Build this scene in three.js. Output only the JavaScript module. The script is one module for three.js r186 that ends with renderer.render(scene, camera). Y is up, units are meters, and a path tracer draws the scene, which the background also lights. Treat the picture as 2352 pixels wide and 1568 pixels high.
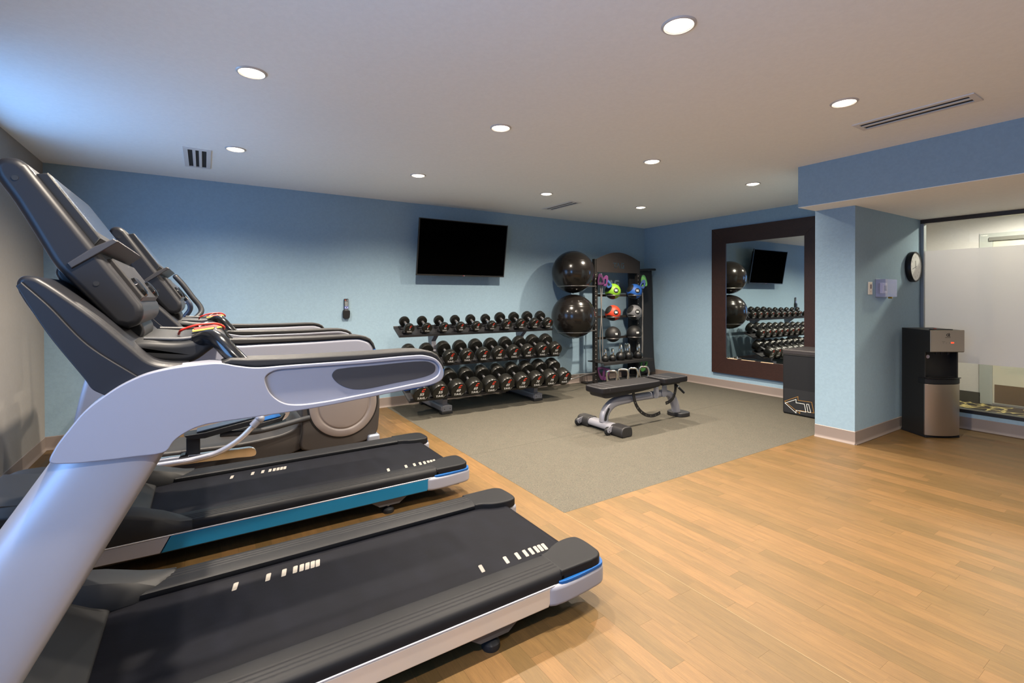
import * as THREE from 'three';
import { RoundedBoxGeometry } from 'three/addons/geometries/RoundedBoxGeometry.js';
import { mergeGeometries, toCreasedNormals } from 'three/addons/utils/BufferGeometryUtils.js';
import { RectAreaLightUniformsLib } from 'three/addons/lights/RectAreaLightUniformsLib.js';
RectAreaLightUniformsLib.init();

// ---------------------------------------------------------------- camera
const scene = new THREE.Scene();
scene.background = new THREE.Color(0x000000);
const FOCAL = 1101.14, EYE = 1.31;
const camera = new THREE.PerspectiveCamera(2 * Math.atan(784 / FOCAL) * 180 / Math.PI, 2352 / 1568, 0.05, 60);
camera.position.set(0, EYE, 0);
camera.quaternion.setFromEuler(new THREE.Euler(-0.3416 * Math.PI / 180, -32.7146 * Math.PI / 180, -0.1441 * Math.PI / 180, 'YXZ'));
camera.setViewOffset(2352, 1568, 0, 93.53, 2352, 1568);
camera.updateProjectionMatrix();
scene.add(camera);
const renderer = new THREE.WebGLRenderer();
renderer.toneMapping = THREE.LinearToneMapping;
renderer.toneMappingExposure = 0.96;
renderer.shadowMap.enabled = true;
// light levels
const LAMP = 29, LAMP_COLOR = 0xfff0dc, DAY = 7, DAY_COLOR = 0x70b2ff, HALL = 14;

// ---------------------------------------------------------------- room numbers (metres)
const XL = -1.166, XR = 6.34, XG = 6.36, ZB = -5.674, ZF = 2.6, H = 2.488;
const SOFFIT_X = 4.54, SOFFIT_Y = 2.12, STUB_X = 4.85, STUB_Z0 = -2.26, STUB_Z1 = -1.93, MAT_X = 1.84, MAT_Z = -2.28;

// ---------------------------------------------------------------- helpers
let seed = 7;
const rnd = () => { seed = (seed * 1664525 + 1013904223) >>> 0; return seed / 4294967296; };
const taken = {};
const numbered = (n) => { if (!(n in taken)) { taken[n] = 0; return n; } taken[n]++; return n + '_' + String(taken[n]).padStart(3, '0'); };
const V = (x, y, z) => new THREE.Vector3(x, y, z);
function shade(o) { o.traverse((m) => { if (m.isMesh) { m.castShadow = true; m.receiveShadow = true; } }); return o; }
function thing(name, label, category, [x, y, z] = [0, 0, 0], turn = 0, group) {
  const o = new THREE.Group(); o.name = numbered(name); o.position.set(x, y, z); o.rotation.y = turn;
  o.userData = { label, category }; if (group) o.userData.group = group; scene.add(o); return o;
}
function part(parent, name, geo, material, o = {}) {
  const m = new THREE.Mesh(geo, material); m.name = name; m.castShadow = true; m.receiveShadow = true;
  if (o.p) m.position.set(...o.p); if (o.r) m.rotation.set(...o.r); if (o.s) m.scale.set(...o.s);
  if (o.label) m.userData.label = o.label; if (o.kind) m.userData.kind = o.kind;
  parent.add(m); return m;
}
function solo(name, label, category, geo, material, o = {}) { const m = part(scene, numbered(name), geo, material, o); m.userData.label = label; m.userData.category = category; if (o.group) m.userData.group = o.group; return m; }
function struct(name, label, geo, material, o = {}) { const m = part(scene, name, geo, material, o); m.userData.kind = 'structure'; m.userData.label = label; return m; }
const mat = (hex, rough = 0.5, metal = 0, extra = {}) => new THREE.MeshPhysicalMaterial(Object.assign({ color: hex, roughness: rough, metalness: metal }, extra));
const crease = (g, a = 0.7) => toCreasedNormals(g.index ? g.toNonIndexed() : g, a);
function box(x0, x1, y0, y1, z0, z1, r = 0) {
  const w = x1 - x0, h = y1 - y0, d = z1 - z0;
  const g = r > 0 ? new RoundedBoxGeometry(w, h, d, 2, Math.min(r, w / 2.02, h / 2.02, d / 2.02)) : new THREE.BoxGeometry(w, h, d);
  g.translate((x0 + x1) / 2, (y0 + y1) / 2, (z0 + z1) / 2); return g;
}
const cyl = (r0, r1, h, n = 32) => new THREE.CylinderGeometry(r0, r1, h, n);
const lathe = (pts, n = 40) => crease(new THREE.LatheGeometry(pts.map(([r, y]) => new THREE.Vector2(Math.max(r, 1e-5), y)), n), 0.6);
const smooth = (pts, n = 60, closed = true) => new THREE.CatmullRomCurve3(pts.map(([x, y]) => V(x, y, 0)), closed, 'centripetal').getPoints(n).slice(0, closed ? -1 : undefined).map((p) => [p.x, p.y]);
const shapeOf = (pts, holes = []) => { const s = new THREE.Shape(pts.map(([x, y]) => new THREE.Vector2(x, y))); for (const h of holes) s.holes.push(new THREE.Path(h.map(([x, y]) => new THREE.Vector2(x, y)))); return s; };
// soft normals that keep the flat end faces flat: faces along the extrusion axis win at shared corners
function soften(g, angle = 0.9) {
  g = g.index ? g.toNonIndexed() : g; const p = g.attributes.position, n = p.count, fn = [], at = new Map(), key = (i) => Math.round(p.getX(i) * 2e4) + ',' + Math.round(p.getY(i) * 2e4) + ',' + Math.round(p.getZ(i) * 2e4);
  const a = V(0, 0, 0), b = V(0, 0, 0), c = V(0, 0, 0), out = new Float32Array(n * 3), ks = [];
  for (let f = 0; f < n; f += 3) { a.fromBufferAttribute(p, f); b.fromBufferAttribute(p, f + 1); c.fromBufferAttribute(p, f + 2); const m = new THREE.Vector3().crossVectors(b.clone().sub(a), c.clone().sub(a)), ar = m.length(); m.normalize(); const cap = Math.abs(m.z) > 0.9999; fn.push({ m, w: cap ? 1e6 : ar + 1e-12, cap }); for (let k = 0; k < 3; k++) { const q = key(f + k); ks.push(q); if (!at.has(q)) at.set(q, []); at.get(q).push(f / 3); } }
  const lim = Math.cos(angle);
  for (let i = 0; i < n; i++) { const me = fn[Math.floor(i / 3)]; let s; if (me.cap) s = me.m; else { s = V(0, 0, 0); for (const j of at.get(ks[i])) if (fn[j].m.dot(me.m) > lim) s.addScaledVector(fn[j].m, fn[j].w); s.normalize(); } out[3 * i] = s.x; out[3 * i + 1] = s.y; out[3 * i + 2] = s.z; }
  g.setAttribute('normal', new THREE.BufferAttribute(out, 3)); return g;
}
// outline in the xy plane, solid between z0 and z1, bevel stays inside the outline
function ext(pts, z0, z1, b = 0.004, holes = [], seg = 3, angle = 0.75) {
  const g = new THREE.ExtrudeGeometry(shapeOf(pts, holes), { depth: Math.max(z1 - z0 - 2 * b, 1e-4), bevelEnabled: b > 0, bevelThickness: b, bevelSize: b, bevelOffset: -b, bevelSegments: seg, curveSegments: 12 });
  g.translate(0, 0, z0 + b); return soften(g, angle);
}
// plan outline (x, z), solid between y0 and y1
function plan(pts, y0, y1, b = 0.004, holes = [], seg = 3) { const g = ext(pts.map(([x, z]) => [x, -z]), y0, y1, b, holes.map((h) => h.map(([x, z]) => [x, -z])), seg); g.rotateX(-Math.PI / 2); return g; }
// outline (z, y), solid between x0 and x1
function side(pts, x0, x1, b = 0.004, holes = [], seg = 3) { const g = ext(pts.map(([z, y]) => [-z, y]), x0, x1, b, holes.map((h) => h.map(([z, y]) => [-z, y])), seg); g.rotateY(Math.PI / 2); return g; }
const tube = (pts, r, n = 40, closed = false, k = 14) => new THREE.TubeGeometry(new THREE.CatmullRomCurve3(pts.map((p) => V(...p)), closed, 'centripetal'), n, r, k, closed);
const bar = (a, b, r, k = 16) => { const A = V(...a), B = V(...b), g = cyl(r, r, A.distanceTo(B), k); g.applyQuaternion(new THREE.Quaternion().setFromUnitVectors(V(0, 1, 0), B.clone().sub(A).normalize())); g.translate((A.x + B.x) / 2, (A.y + B.y) / 2, (A.z + B.z) / 2); return g; };
const ball = (x, y, z, r, n = 24) => { const g = new THREE.SphereGeometry(r, n, Math.max(12, n * 0.6 | 0)); g.translate(x, y, z); return g; };
const merge = (...gs) => mergeGeometries(gs.map((g) => { const q = g.index ? g.toNonIndexed() : g; for (const k of Object.keys(q.attributes)) if (!['position', 'normal', 'uv'].includes(k)) q.deleteAttribute(k); return q; }));
// rings of points (all the same length) joined into a closed skin with end caps
function loft(rings) {
  const n = rings[0].length, P = [], U = [], I = [];
  rings.forEach((r, i) => r.forEach((p, j) => { P.push(p[0], p[1], p[2]); U.push(j / n, i / (rings.length - 1)); }));
  for (let i = 0; i < rings.length - 1; i++) for (let j = 0; j < n; j++) { const a = i * n + j, b = i * n + (j + 1) % n, c = a + n, d = b + n; I.push(a, b, c, b, d, c); }
  for (const [row, flip] of [[0, 1], [rings.length - 1, 0]]) {
    const c = P.length / 3, q = rings[row].reduce((s, p) => [s[0] + p[0] / n, s[1] + p[1] / n, s[2] + p[2] / n], [0, 0, 0]); P.push(...q); U.push(0.5, 0.5);
    for (let j = 0; j < n; j++) { const a = row * n + j, b = row * n + (j + 1) % n; flip ? I.push(c, b, a) : I.push(c, a, b); }
  }
  const g = new THREE.BufferGeometry(); g.setAttribute('position', new THREE.Float32BufferAttribute(P, 3)); g.setAttribute('uv', new THREE.Float32BufferAttribute(U, 2)); g.setIndex(I);
  const t = g.toNonIndexed(); t.computeVertexNormals(); return crease(t, 0.8);
}
function canvasTex(w, h, draw, srgb = true) { const c = document.createElement('canvas'); c.width = w; c.height = h; draw(c.getContext('2d'), w, h); const t = new THREE.CanvasTexture(c); if (srgb) t.colorSpace = THREE.SRGBColorSpace; t.anisotropy = 8; return t; }
function dataTex(w, h, f, srgb = true, repeat = true) {
  const d = new Uint8Array(w * h * 4);
  for (let y = 0; y < h; y++) for (let x = 0; x < w; x++) { const c = f(x, y), i = (y * w + x) * 4; d[i] = c[0]; d[i + 1] = c[1]; d[i + 2] = c[2]; d[i + 3] = 255; }
  const t = new THREE.DataTexture(d, w, h); t.magFilter = THREE.LinearFilter; t.minFilter = THREE.LinearMipmapLinearFilter; t.generateMipmaps = true; if (repeat) t.wrapS = t.wrapT = THREE.RepeatWrapping; if (srgb) t.colorSpace = THREE.SRGBColorSpace; t.needsUpdate = true; return t;
}
// tileable value noise
function noiseGrid(n) { const g = new Float32Array(n * n); for (let i = 0; i < n * n; i++) g[i] = rnd(); return (x, y) => { const xi = Math.floor(x), yi = Math.floor(y), fx = x - xi, fy = y - yi, u = fx * fx * (3 - 2 * fx), v = fy * fy * (3 - 2 * fy), m = (a, b) => g[((b % n) + n) % n * n + ((a % n) + n) % n]; return (m(xi, yi) * (1 - u) + m(xi + 1, yi) * u) * (1 - v) + (m(xi, yi + 1) * (1 - u) + m(xi + 1, yi + 1) * u) * v; }; }
const N16 = noiseGrid(16), N64 = noiseGrid(64), N256 = noiseGrid(256);
// uv = metres / size, picked from the face direction
function metres(g, su = 1, sv = su) {
  const p = g.attributes.position, n = g.attributes.normal, uv = new Float32Array(p.count * 2);
  for (let i = 0; i < p.count; i++) { const ax = Math.abs(n.getX(i)), ay = Math.abs(n.getY(i)), az = Math.abs(n.getZ(i)); let u, v; if (ay >= ax && ay >= az) { u = p.getX(i); v = p.getZ(i); } else if (ax >= az) { u = p.getZ(i); v = p.getY(i); } else { u = p.getX(i); v = p.getY(i); } uv[2 * i] = u / su; uv[2 * i + 1] = v / sv; }
  g.setAttribute('uv', new THREE.BufferAttribute(uv, 2)); return g;
}

// ---------------------------------------------------------------- materials
const wallBump = dataTex(512, 512, (x, y) => { const v = 110 + 70 * N256(x / 2, y / 2) + 40 * N64(x / 8, y / 8) + 30 * N256(x / 2, y / 16); return [v, v, v]; }, false);
const paintTex = (r, g, b, a) => dataTex(256, 256, (x, y) => { const k = 1 + a * (N64(x / 4, y / 4) - 0.5) + a * 0.7 * (N256(x, y) - 0.5); return [r * k, g * k, b * k]; });
const M = {};
M.wallBlue = mat(0xffffff, 0.82, 0, { map: paintTex(136, 161, 177, 0.03), bumpMap: wallBump, bumpScale: 0.0006 });
M.wallCream = mat(0xffffff, 0.8, 0, { map: paintTex(146, 141, 134, 0.02), bumpMap: wallBump, bumpScale: 0.0005 });
M.ceiling = mat(0xffffff, 0.9, 0, { map: paintTex(240, 241, 236, 0.015), bumpMap: wallBump, bumpScale: 0.0002 });
M.baseboard = mat(0x82766f, 0.5);
M.baseTop = mat(0xb8ada6, 0.45);
M.black = mat(0x1d1e20, 0.42, 0, { specularIntensity: 0.5 }); M.blackMatte = mat(0x1f2022, 0.7, 0, { specularIntensity: 0.5 }); M.blackGloss = mat(0x101113, 0.18);
M.charcoal = mat(0x2b2c2f, 0.5, 0, { specularIntensity: 0.5 }); M.darkgrey = mat(0x3c3d40, 0.5);
M.silver = mat(0xacaeb6, 0.38, 0.35); M.lavender = mat(0x82848f, 0.42, 0.2);
M.chrome = mat(0xd8d8da, 0.14, 1); M.steel = mat(0xa0a0a4, 0.3, 0.9);
M.blue = mat(0x0e4a86, 0.45, 0, { specularIntensity: 0.6 }); M.teal = mat(0x0b6890, 0.35, 0.3);
M.gunmetal = mat(0x83848c, 0.42, 0.35);
M.white = mat(0xe8e6e2, 0.5); M.red = mat(0xc8281e, 0.4); M.yellow = mat(0xe3cf58, 0.5);
M.dark = mat(0x0c0c0d, 0.6);
M.clear = mat(0xffffff, 0.03, 0, { transmission: 1, thickness: 0, ior: 1.45 });

// ---------------------------------------------------------------- room shell
const wallT = 0.12;
struct('ceiling', 'white painted ceiling with recessed downlights', metres(box(XL - 0.35, XG + 0.1, H, H + 0.15, ZB - wallT, ZF + wallT)), M.ceiling);
struct('wall_back', 'blue textured wall behind the dumbbell rack', metres(box(XL - 0.35, XR + wallT, 0, H, ZB - wallT, ZB)), M.wallBlue);
struct('wall_right', 'blue textured wall carrying the framed mirror', metres(box(XR, XR + wallT, 0, H, ZB, STUB_Z0)), M.wallBlue);
struct('wall_front', 'pale cream wall behind the viewer', metres(box(XL - 0.35, XG + 1.8, 0, H, ZF, ZF + wallT)), mat(0xd6d2c8, 0.8));
struct('wall_partition', 'short blue wall end carrying the clock', metres(box(STUB_X, XG + 0.1, 0, H, STUB_Z0, STUB_Z1)), M.wallBlue);
{
  const so = struct('ceiling_soffit', 'boxed blue soffit dropping below the ceiling', metres(box(SOFFIT_X, XG + 0.1, SOFFIT_Y + 0.004, H, STUB_Z0, ZF)), M.wallBlue);
  part(so, 'soffit_underside', metres(box(SOFFIT_X + 0.001, XG + 0.1, SOFFIT_Y, SOFFIT_Y + 0.004, STUB_Z0 + 0.001, ZF)), M.ceiling, { label: 'cream underside of the soffit' });
}
// left wall with two deep window openings beyond the frame
const WINS = [[-4.6, -3.3, 0.6, 2.36], [-0.95, 0.55, 0.5, 2.1]];
{
  const g = side([[ZB, 0], [ZF, 0], [ZF, H], [ZB, H]], XL - 0.35, XL, 0, WINS.map(([a, b, lo, hi]) => [[a, lo], [b, lo], [b, hi], [a, hi]]));
  struct('wall_left', 'pale cream wall in front of the treadmills', metres(g), M.wallCream);
}
WINS.forEach(([a, b, SILL, HEAD], i) => {
  const w = new THREE.Group(); w.name = 'window_' + (i + 1); w.userData = { kind: 'structure', label: 'frosted daylight window in the cream wall' }; w.position.set(XL - 0.17, 0, (a + b) / 2); scene.add(w);
  const hw = (b - a) / 2 - 0.002, fr = M.white;
  part(w, 'window_frame', side([[-hw, SILL + 0.002], [hw, SILL + 0.002], [hw, HEAD - 0.002], [-hw, HEAD - 0.002]], -0.03, 0.03, 0.003, [[[-hw + 0.05, SILL + 0.05], [hw - 0.05, SILL + 0.05], [hw - 0.05, HEAD - 0.05], [-hw + 0.05, HEAD - 0.05]]]), fr);
  part(w, 'pane', box(-0.012, -0.006, SILL + 0.04, HEAD - 0.04, -hw + 0.04, hw - 0.04), mat(0xdfeaf5, 0.9, 0, { emissive: DAY_COLOR, emissiveIntensity: 1.2 }));
  const l = new THREE.RectAreaLight(DAY_COLOR, i ? DAY * 1.4 : DAY * 0.47, hw * 2 - 0.1, HEAD - SILL - 0.1); l.position.set(0.005, (SILL + HEAD) / 2, 0); l.rotation.y = -Math.PI / 2; w.add(l);
  l.name = 'daylight';
});

// floor: sub-floor, wood planks running along z, rubber sheets
{
  const floor = struct('floor', 'honey coloured wood strip floor', box(XL - 0.35, XG, -0.12, -0.012, ZB, ZF), mat(0x8a5a30, 0.6));
  const woodTex = (tone) => dataTex(256, 1024, (x, y) => {
    const w = N64(x / 16, y / 128) * 6, g1 = N256(x / 2 + w, y / 40), g2 = N256(x / 1 + w * 2, y / 18), g3 = N64(x / 12, y / 90 + tone * 7), pore = N256(x, y / 7) > 0.86 ? 0.95 : 1;
    const k = (0.88 + 0.09 * g1 + 0.05 * g2 + 0.1 * (g3 - 0.5)) * pore * (1 + 0.034 * (tone - 2));
    return [98 * k, 75 * k * (1 - 0.008 * (tone - 2)), 44 * k];
  });
  const woods = [0, 1, 2, 3, 4].map((t) => mat(0xffffff, 0.46, 0, { map: woodTex(t), specularIntensity: 0.6 }));
  const W = (MAT_X - XL) / 39, LENS = [0.4, 0.55, 0.75, 0.95], geos = {};
  const plankGeo = (li, off) => { const key = li + '_' + off; if (geos[key]) return geos[key]; const L = LENS[li]; const g = box(-W / 2 + 0.0002, W / 2 - 0.0002, -0.012, 0, -L / 2 + 0.0002, L / 2 - 0.0002); const p = g.attributes.position, uv = g.attributes.uv; for (let i = 0; i < p.count; i++) uv.setXY(i, p.getX(i) / 0.3 + off * 0.27, (p.getZ(i) + p.getY(i)) / 1.1 + off * 0.37); return geos[key] = g; };
  camera.updateMatrixWorld(true); const list = [];
  for (let ix = 0, x = XL + W / 2; x < XG - 0.01; ix++, x += W) {
    let z = ZF + rnd() * 0.3;
    const zEnd = x > MAT_X ? MAT_Z : ZB;
    while (z > zEnd) {
      const li = Math.floor(rnd() * 4), L = LENS[li], zc = z - L / 2, tone = Math.floor(rnd() * 5), off = Math.floor(rnd() * 3);
      const cut = z - L < zEnd || z > ZF || x + W / 2 > XG;
      let a = 0; for (const dz of [-L / 2, 0, L / 2]) { const q = V(x, 0, zc + dz).project(camera); const v = V(x, 0, zc + dz).applyMatrix4(camera.matrixWorldInverse); if (v.z < -0.3 && Math.abs(q.x) < 1.02 && Math.abs(q.y) < 1.05) a = Math.max(a, L * W / Math.pow(-v.z, 3)); }
      if (x < 1.45 && zc < -1.45) a *= 0.05;
      if (x > STUB_X && zc < STUB_Z1) a = 0;
      list.push({ x, z, L, li, zc, tone, off, a, cut, zEnd }); z -= L;
    }
  }
  list.sort((p, q) => q.a - p.a);
  const rest = [[], [], [], [], []]; let n = 0;
  for (const k of list) {
    if (k.a > 0 && n < 290) {
      if (k.cut) { const z0 = Math.max(k.z - k.L, k.zEnd), z1 = Math.min(k.z, ZF), x0 = k.x - W / 2, x1 = Math.min(k.x + W / 2, XG); if (z1 - z0 < 0.01) continue; part(floor, 'plank', metres(box(x0 + 0.0002, x1 - 0.0002, -0.012, 0, z0, z1 - 0.0004), 0.3, 1.1), woods[k.tone]); }
      else part(floor, 'plank', plankGeo(k.li, k.off), woods[k.tone], { p: [k.x, 0, k.zc] });
      n++;
    } else {
      const z0 = Math.max(k.z - k.L, k.zEnd), z1 = Math.min(k.z, ZF); if (z1 - z0 < 0.002) continue;
      rest[k.tone].push(metres(box(k.x - W / 2 + 0.0002, Math.min(k.x + W / 2, XG) - 0.0002, -0.012, 0, z0, z1 - 0.0004), 0.3, 1.1));
    }
  }
  rest.forEach((gs, i) => { if (gs.length) part(floor, 'far_planks', mergeGeometries(gs), woods[i], { kind: 'stuff' }); });
  part(floor, 'weld_seam', box(MAT_X - 0.001, MAT_X + 0.001, -0.004, 0.0006, MAT_Z, ZF), mat(0x7c6c4e, 0.7), { label: 'pale welded seam line' });
  part(floor, 'weld_seam', box(3.7065, 3.7085, -0.004, 0.0005, MAT_Z, ZF), mat(0x6e5a3a, 0.7));
}
{
  const speck = dataTex(1024, 1024, (x, y) => {
    const n = N256(x / 4, y / 4), f = N256(x / 3.1 + 40, y / 3.1 + 9), h = N256(x / 5 + 90, y / 5 + 77), k = 0.98 + 0.04 * N16(x / 64, y / 64);
    let c = [122, 113, 94]; if (n > 0.72) c = [138, 130, 110]; else if (n < 0.25) c = [102, 99, 82]; if (f > 0.83) c = [66, 65, 57]; if (h > 0.86) c = [108, 116, 101]; if (f < 0.1) c = [150, 142, 122];
    return c.map((v) => v * k * 0.53);
  });
  const rub = mat(0xffffff, 0.88, 0, { map: speck, bumpMap: speck, bumpScale: 0.0004 });
  const base = struct('floor_rubber', 'speckled tan rubber sports flooring', box(MAT_X, XR, -0.12, -0.011, ZB, MAT_Z), mat(0x4a463c, 0.9));
  for (const [a, b] of [[-3.539, MAT_Z], [-4.76, -3.541], [ZB, -4.762]]) part(base, 'rubber_sheet', metres(box(MAT_X, XR, -0.011, 0.001, a, b, 0.001), 1), rub);
}
// cove baseboards
{
  const prof = (d) => [[0, 0], [d * 0.02, 0], [0.014, 0], [0.012, 0.006], [0.006, 0.016], [0.004, 0.03], [0.004, 0.112], [0, 0.116]];
  const alongX = (n, lab, x0, x1, z, s) => struct(n, lab, side(prof(1).map(([d, y]) => [z + s * d, y]), x0, x1, 0), M.baseboard);
  const alongZ = (n, lab, z0, z1, x, s) => struct(n, lab, ext(prof(1).map(([d, y]) => [x + s * d, y]), z0, z1, 0), M.baseboard);
  alongX('baseboard_back', 'taupe cove baseboard along the back wall', XL, XR, ZB, 1);
  alongZ('baseboard_right', 'taupe cove baseboard below the mirror', ZB, STUB_Z0, XR, -1);
  alongZ('baseboard_left', 'taupe cove baseboard along the cream wall', ZB, ZF, XL, 1);
  alongZ('baseboard_partition_end', 'taupe cove baseboard on the wall end', STUB_Z0, STUB_Z1 + 0.004, STUB_X, -1);
  alongX('baseboard_partition', 'taupe cove baseboard beside the water cooler', STUB_X, XG, STUB_Z1, 1);
  alongZ('baseboard_glass', 'taupe baseboard under the glass partition', STUB_Z1, ZF, XG, -1);
}
// glass partition and the corridor beyond
{
  struct('wall_glass_curb', 'low blue curb under the glass', metres(box(XG, XG + 0.1, 0, 0.154, STUB_Z1, ZF)), M.wallBlue);
  struct('trim_1', 'black sill under the glass', box(XG + 0.01, XG + 0.1, 0.154, 0.189, STUB_Z1, ZF, 0.003), mat(0x141210, 0.5));
  struct('trim_2', 'dark bronze head channel above the glass', box(XG, XG + 0.09, 2.078, SOFFIT_Y - 0.001, STUB_Z1, ZF, 0.003), mat(0x3a322c, 0.4, 0.4));
  struct('trim_3', 'slim grey jamb where glass meets the blue wall', box(XG, XG + 0.07, 0.19, 2.077, STUB_Z1 + 0.001, STUB_Z1 + 0.03, 0.003), mat(0x8f9396, 0.4, 0.5));
  const g = new THREE.Group(); g.name = 'window_4'; g.userData = { kind: 'structure', label: 'glass partition with a wide frosted band' }; g.position.set(XG + 0.04, 0, 0); scene.add(g);
  part(g, 'pane', box(0, 0.01, 0.19, 2.077, STUB_Z1 + 0.031, ZF), mat(0xf4fbf8, 0.02, 0, { transmission: 1, thickness: 0, ior: 1.5 }));
  part(g, 'frosted_film', box(-0.004, -0.002, 0.648, 1.79, STUB_Z1 + 0.031, ZF), mat(0xf2efef, 0.6, 0, { transmission: 0.6, thickness: 0, ior: 1.2 }), { label: 'frosted film band' });
  const hx = 8.05, hw = mat(0xffffff, 0.8, 0, { map: paintTex(216, 208, 206, 0.02) });
  struct('wall_corridor', 'off-white corridor wall beyond the glass', metres(box(hx, hx + 0.1, 0, 2.45, -3.2, ZF)), hw);
  struct('wall_corridor_end', 'off-white end wall of the corridor', metres(box(XG + 0.1, hx, 0, 2.45, -3.3, -3.2)), hw);
  struct('wall_corridor_side', 'corridor wall backing on the gym', metres(box(XR + wallT, XG + 0.14, 0, 2.45, -3.2, STUB_Z1)), hw);
  struct('ceiling_corridor', 'white corridor ceiling', metres(box(XG + 0.1, hx + 0.1, 2.4, 2.5, -3.2, ZF)), M.ceiling);
  const carp = dataTex(512, 512, (x, y) => { const a = N16(x / 32, y / 32) + 0.35 * N64(x / 12, y / 12), k = 0.8 + 0.4 * N256(x, y); const c = Math.abs(a - 0.66) < 0.09 ? [176, 158, 104] : a > 0.75 ? [52, 42, 36] : [38, 32, 30]; return c.map((v) => v * k); });
  struct('floor_corridor', 'dark corridor carpet with a gold scrolling pattern', metres(box(XG + 0.1, hx, -0.1, 0, -3.2, ZF), 2), mat(0xffffff, 0.95, 0, { map: carp }));
  struct('baseboard_corridor', 'dark grey corridor baseboard', box(hx - 0.012, hx, 0, 0.13, -3.2, -1.85), mat(0x4e4a45, 0.5));
  const d = new THREE.Group(); d.name = 'door_1'; d.userData = { kind: 'structure', label: 'corridor door with a brown kick plate and pale frame' }; d.position.set(hx, 0, -1.3); scene.add(d);
  const jamb = mat(0xb4b3ae, 0.5);
  part(d, 'door_frame', side([[-0.56, 0], [-0.44, 0], [-0.44, 2.03], [0.46, 2.03], [0.46, 0], [0.56, 0], [0.56, 2.08], [-0.56, 2.08]], -0.012, 0, 0.003), jamb);
  part(d, 'door_leaf', box(-0.012, -0.002, 0.02, 2.028, -0.438, 0.458), mat(0xcfc7b6, 0.5));
  part(d, 'kick_plate', box(-0.016, -0.012, 0.03, 0.25, -0.42, 0.44, 0.001), mat(0x5e4a38, 0.4, 0.3), { label: 'brown kick plate' });
  part(d, 'header_stop', box(-0.035, -0.012, 1.985, 2.03, -0.47, 0.47, 0.003), mat(0x77726a, 0.5));
  part(d, 'threshold', box(-0.05, 0, 0, 0.012, -0.44, 0.46, 0.002), M.steel);
}
// ceiling downlights
{
  const trimG = lathe([[0.06, -0.004], [0.063, -0.0075], [0.069, -0.0065], [0.074, -0.001], [0.074, 0.0015], [0.058, 0.002]], 40);
  const ringM = mat(0xc9c5bf, 0.4, 0.2), lensM = mat(0xfff6e8, 0.4, 0, { emissive: 0xfff0dc, emissiveIntensity: 9 });
  const lensG = lathe([[0, -0.016], [0.022, -0.0145], [0.044, -0.0095], [0.056, -0.003], [0.06, 0.001], [0, 0.001]], 32);
  const xs = [0.215, 1.735, 3.268, 4.8], zs = [-4.36, -2.84, -1.36, 0.16];
  for (const z of zs) for (const x of xs) {
    if (x > 4.5 && z > -2) continue; if (z > 0 && x > 1 && x < 2) continue;
    const t = thing('downlight', 'round recessed ceiling downlight with a thin grey trim ring', 'downlight', [x, H, z], 0, 'recessed downlights in the ceiling');
    part(t, 'trim_ring', trimG, ringM); part(t, 'lens', lensG, lensM, { label: 'glowing white lens' });
    const s = new THREE.SpotLight(LAMP_COLOR, LAMP, 0, 1.28, 0.8, 2); s.position.set(0, -0.024, 0); s.target.position.set(0, -2, 0); s.castShadow = true; s.shadow.radius = 1.3; s.name = 'lamp'; t.add(s); t.add(s.target); s.target.name = 'aim';
  }
  for (const [x, y, z] of [[7.25, 2.4, -1.3], [7.25, 2.4, 0.6]]) {
    const t = thing('corridor_downlight', 'round recessed downlight in the corridor ceiling', 'downlight', [x, y, z], 0, 'corridor downlights');
    part(t, 'trim_ring', trimG, ringM); part(t, 'lens', lensG, lensM);
    const s = new THREE.SpotLight(0xfff2e4, HALL, 0, 1.5, 0.3, 2); s.position.set(0, -0.024, 0); s.target.position.set(0, -2, 0); s.castShadow = true; s.shadow.radius = 3; s.name = 'lamp'; t.add(s); t.add(s.target); s.target.name = 'aim';
  }
}
// ceiling air diffusers: a frame, a dark throat, slats along z
{
  const frameM = mat(0xd8d5d0, 0.5), inM = mat(0x26231f, 0.8);
  const vent = (label, cx, cz, w, l, slats) => {
    const t = thing('air_diffuser', label, 'air vent', [cx, H, cz]);
    part(t, 'throat', box(-w / 2 + 0.02, w / 2 - 0.02, -0.002, -0.0005, -l / 2 + 0.02, l / 2 - 0.02), inM);
    part(t, 'frame', plan([[-w / 2, -l / 2], [w / 2, -l / 2], [w / 2, l / 2], [-w / 2, l / 2]], -0.008, 0, 0.002, [[[-w / 2 + 0.03, -l / 2 + 0.03], [w / 2 - 0.03, -l / 2 + 0.03], [w / 2 - 0.03, l / 2 - 0.03], [-w / 2 + 0.03, l / 2 - 0.03]]]), frameM);
    const inner = w - 0.06;
    for (let k = 1; k <= slats; k++) { const x = -inner / 2 + inner * k / (slats + 1), s = slats > 1 ? 0.0105 : 0.013; part(t, 'slat', box(x - s, x + s, -0.0075, -0.002, -l / 2 + 0.028, l / 2 - 0.028, 0.001), frameM); }
  };
  vent('short square-ended ceiling vent with three dark slots above the treadmills', -0.04, -4.82, 0.19, 0.63, 2);
  vent('long two-slot ceiling vent near the back wall', 3.85, -4.82, 0.17, 0.6, 1);
  vent('long two-slot ceiling vent beside the blue soffit', 3.83, -1.2, 0.18, 0.62, 1);
}

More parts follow.
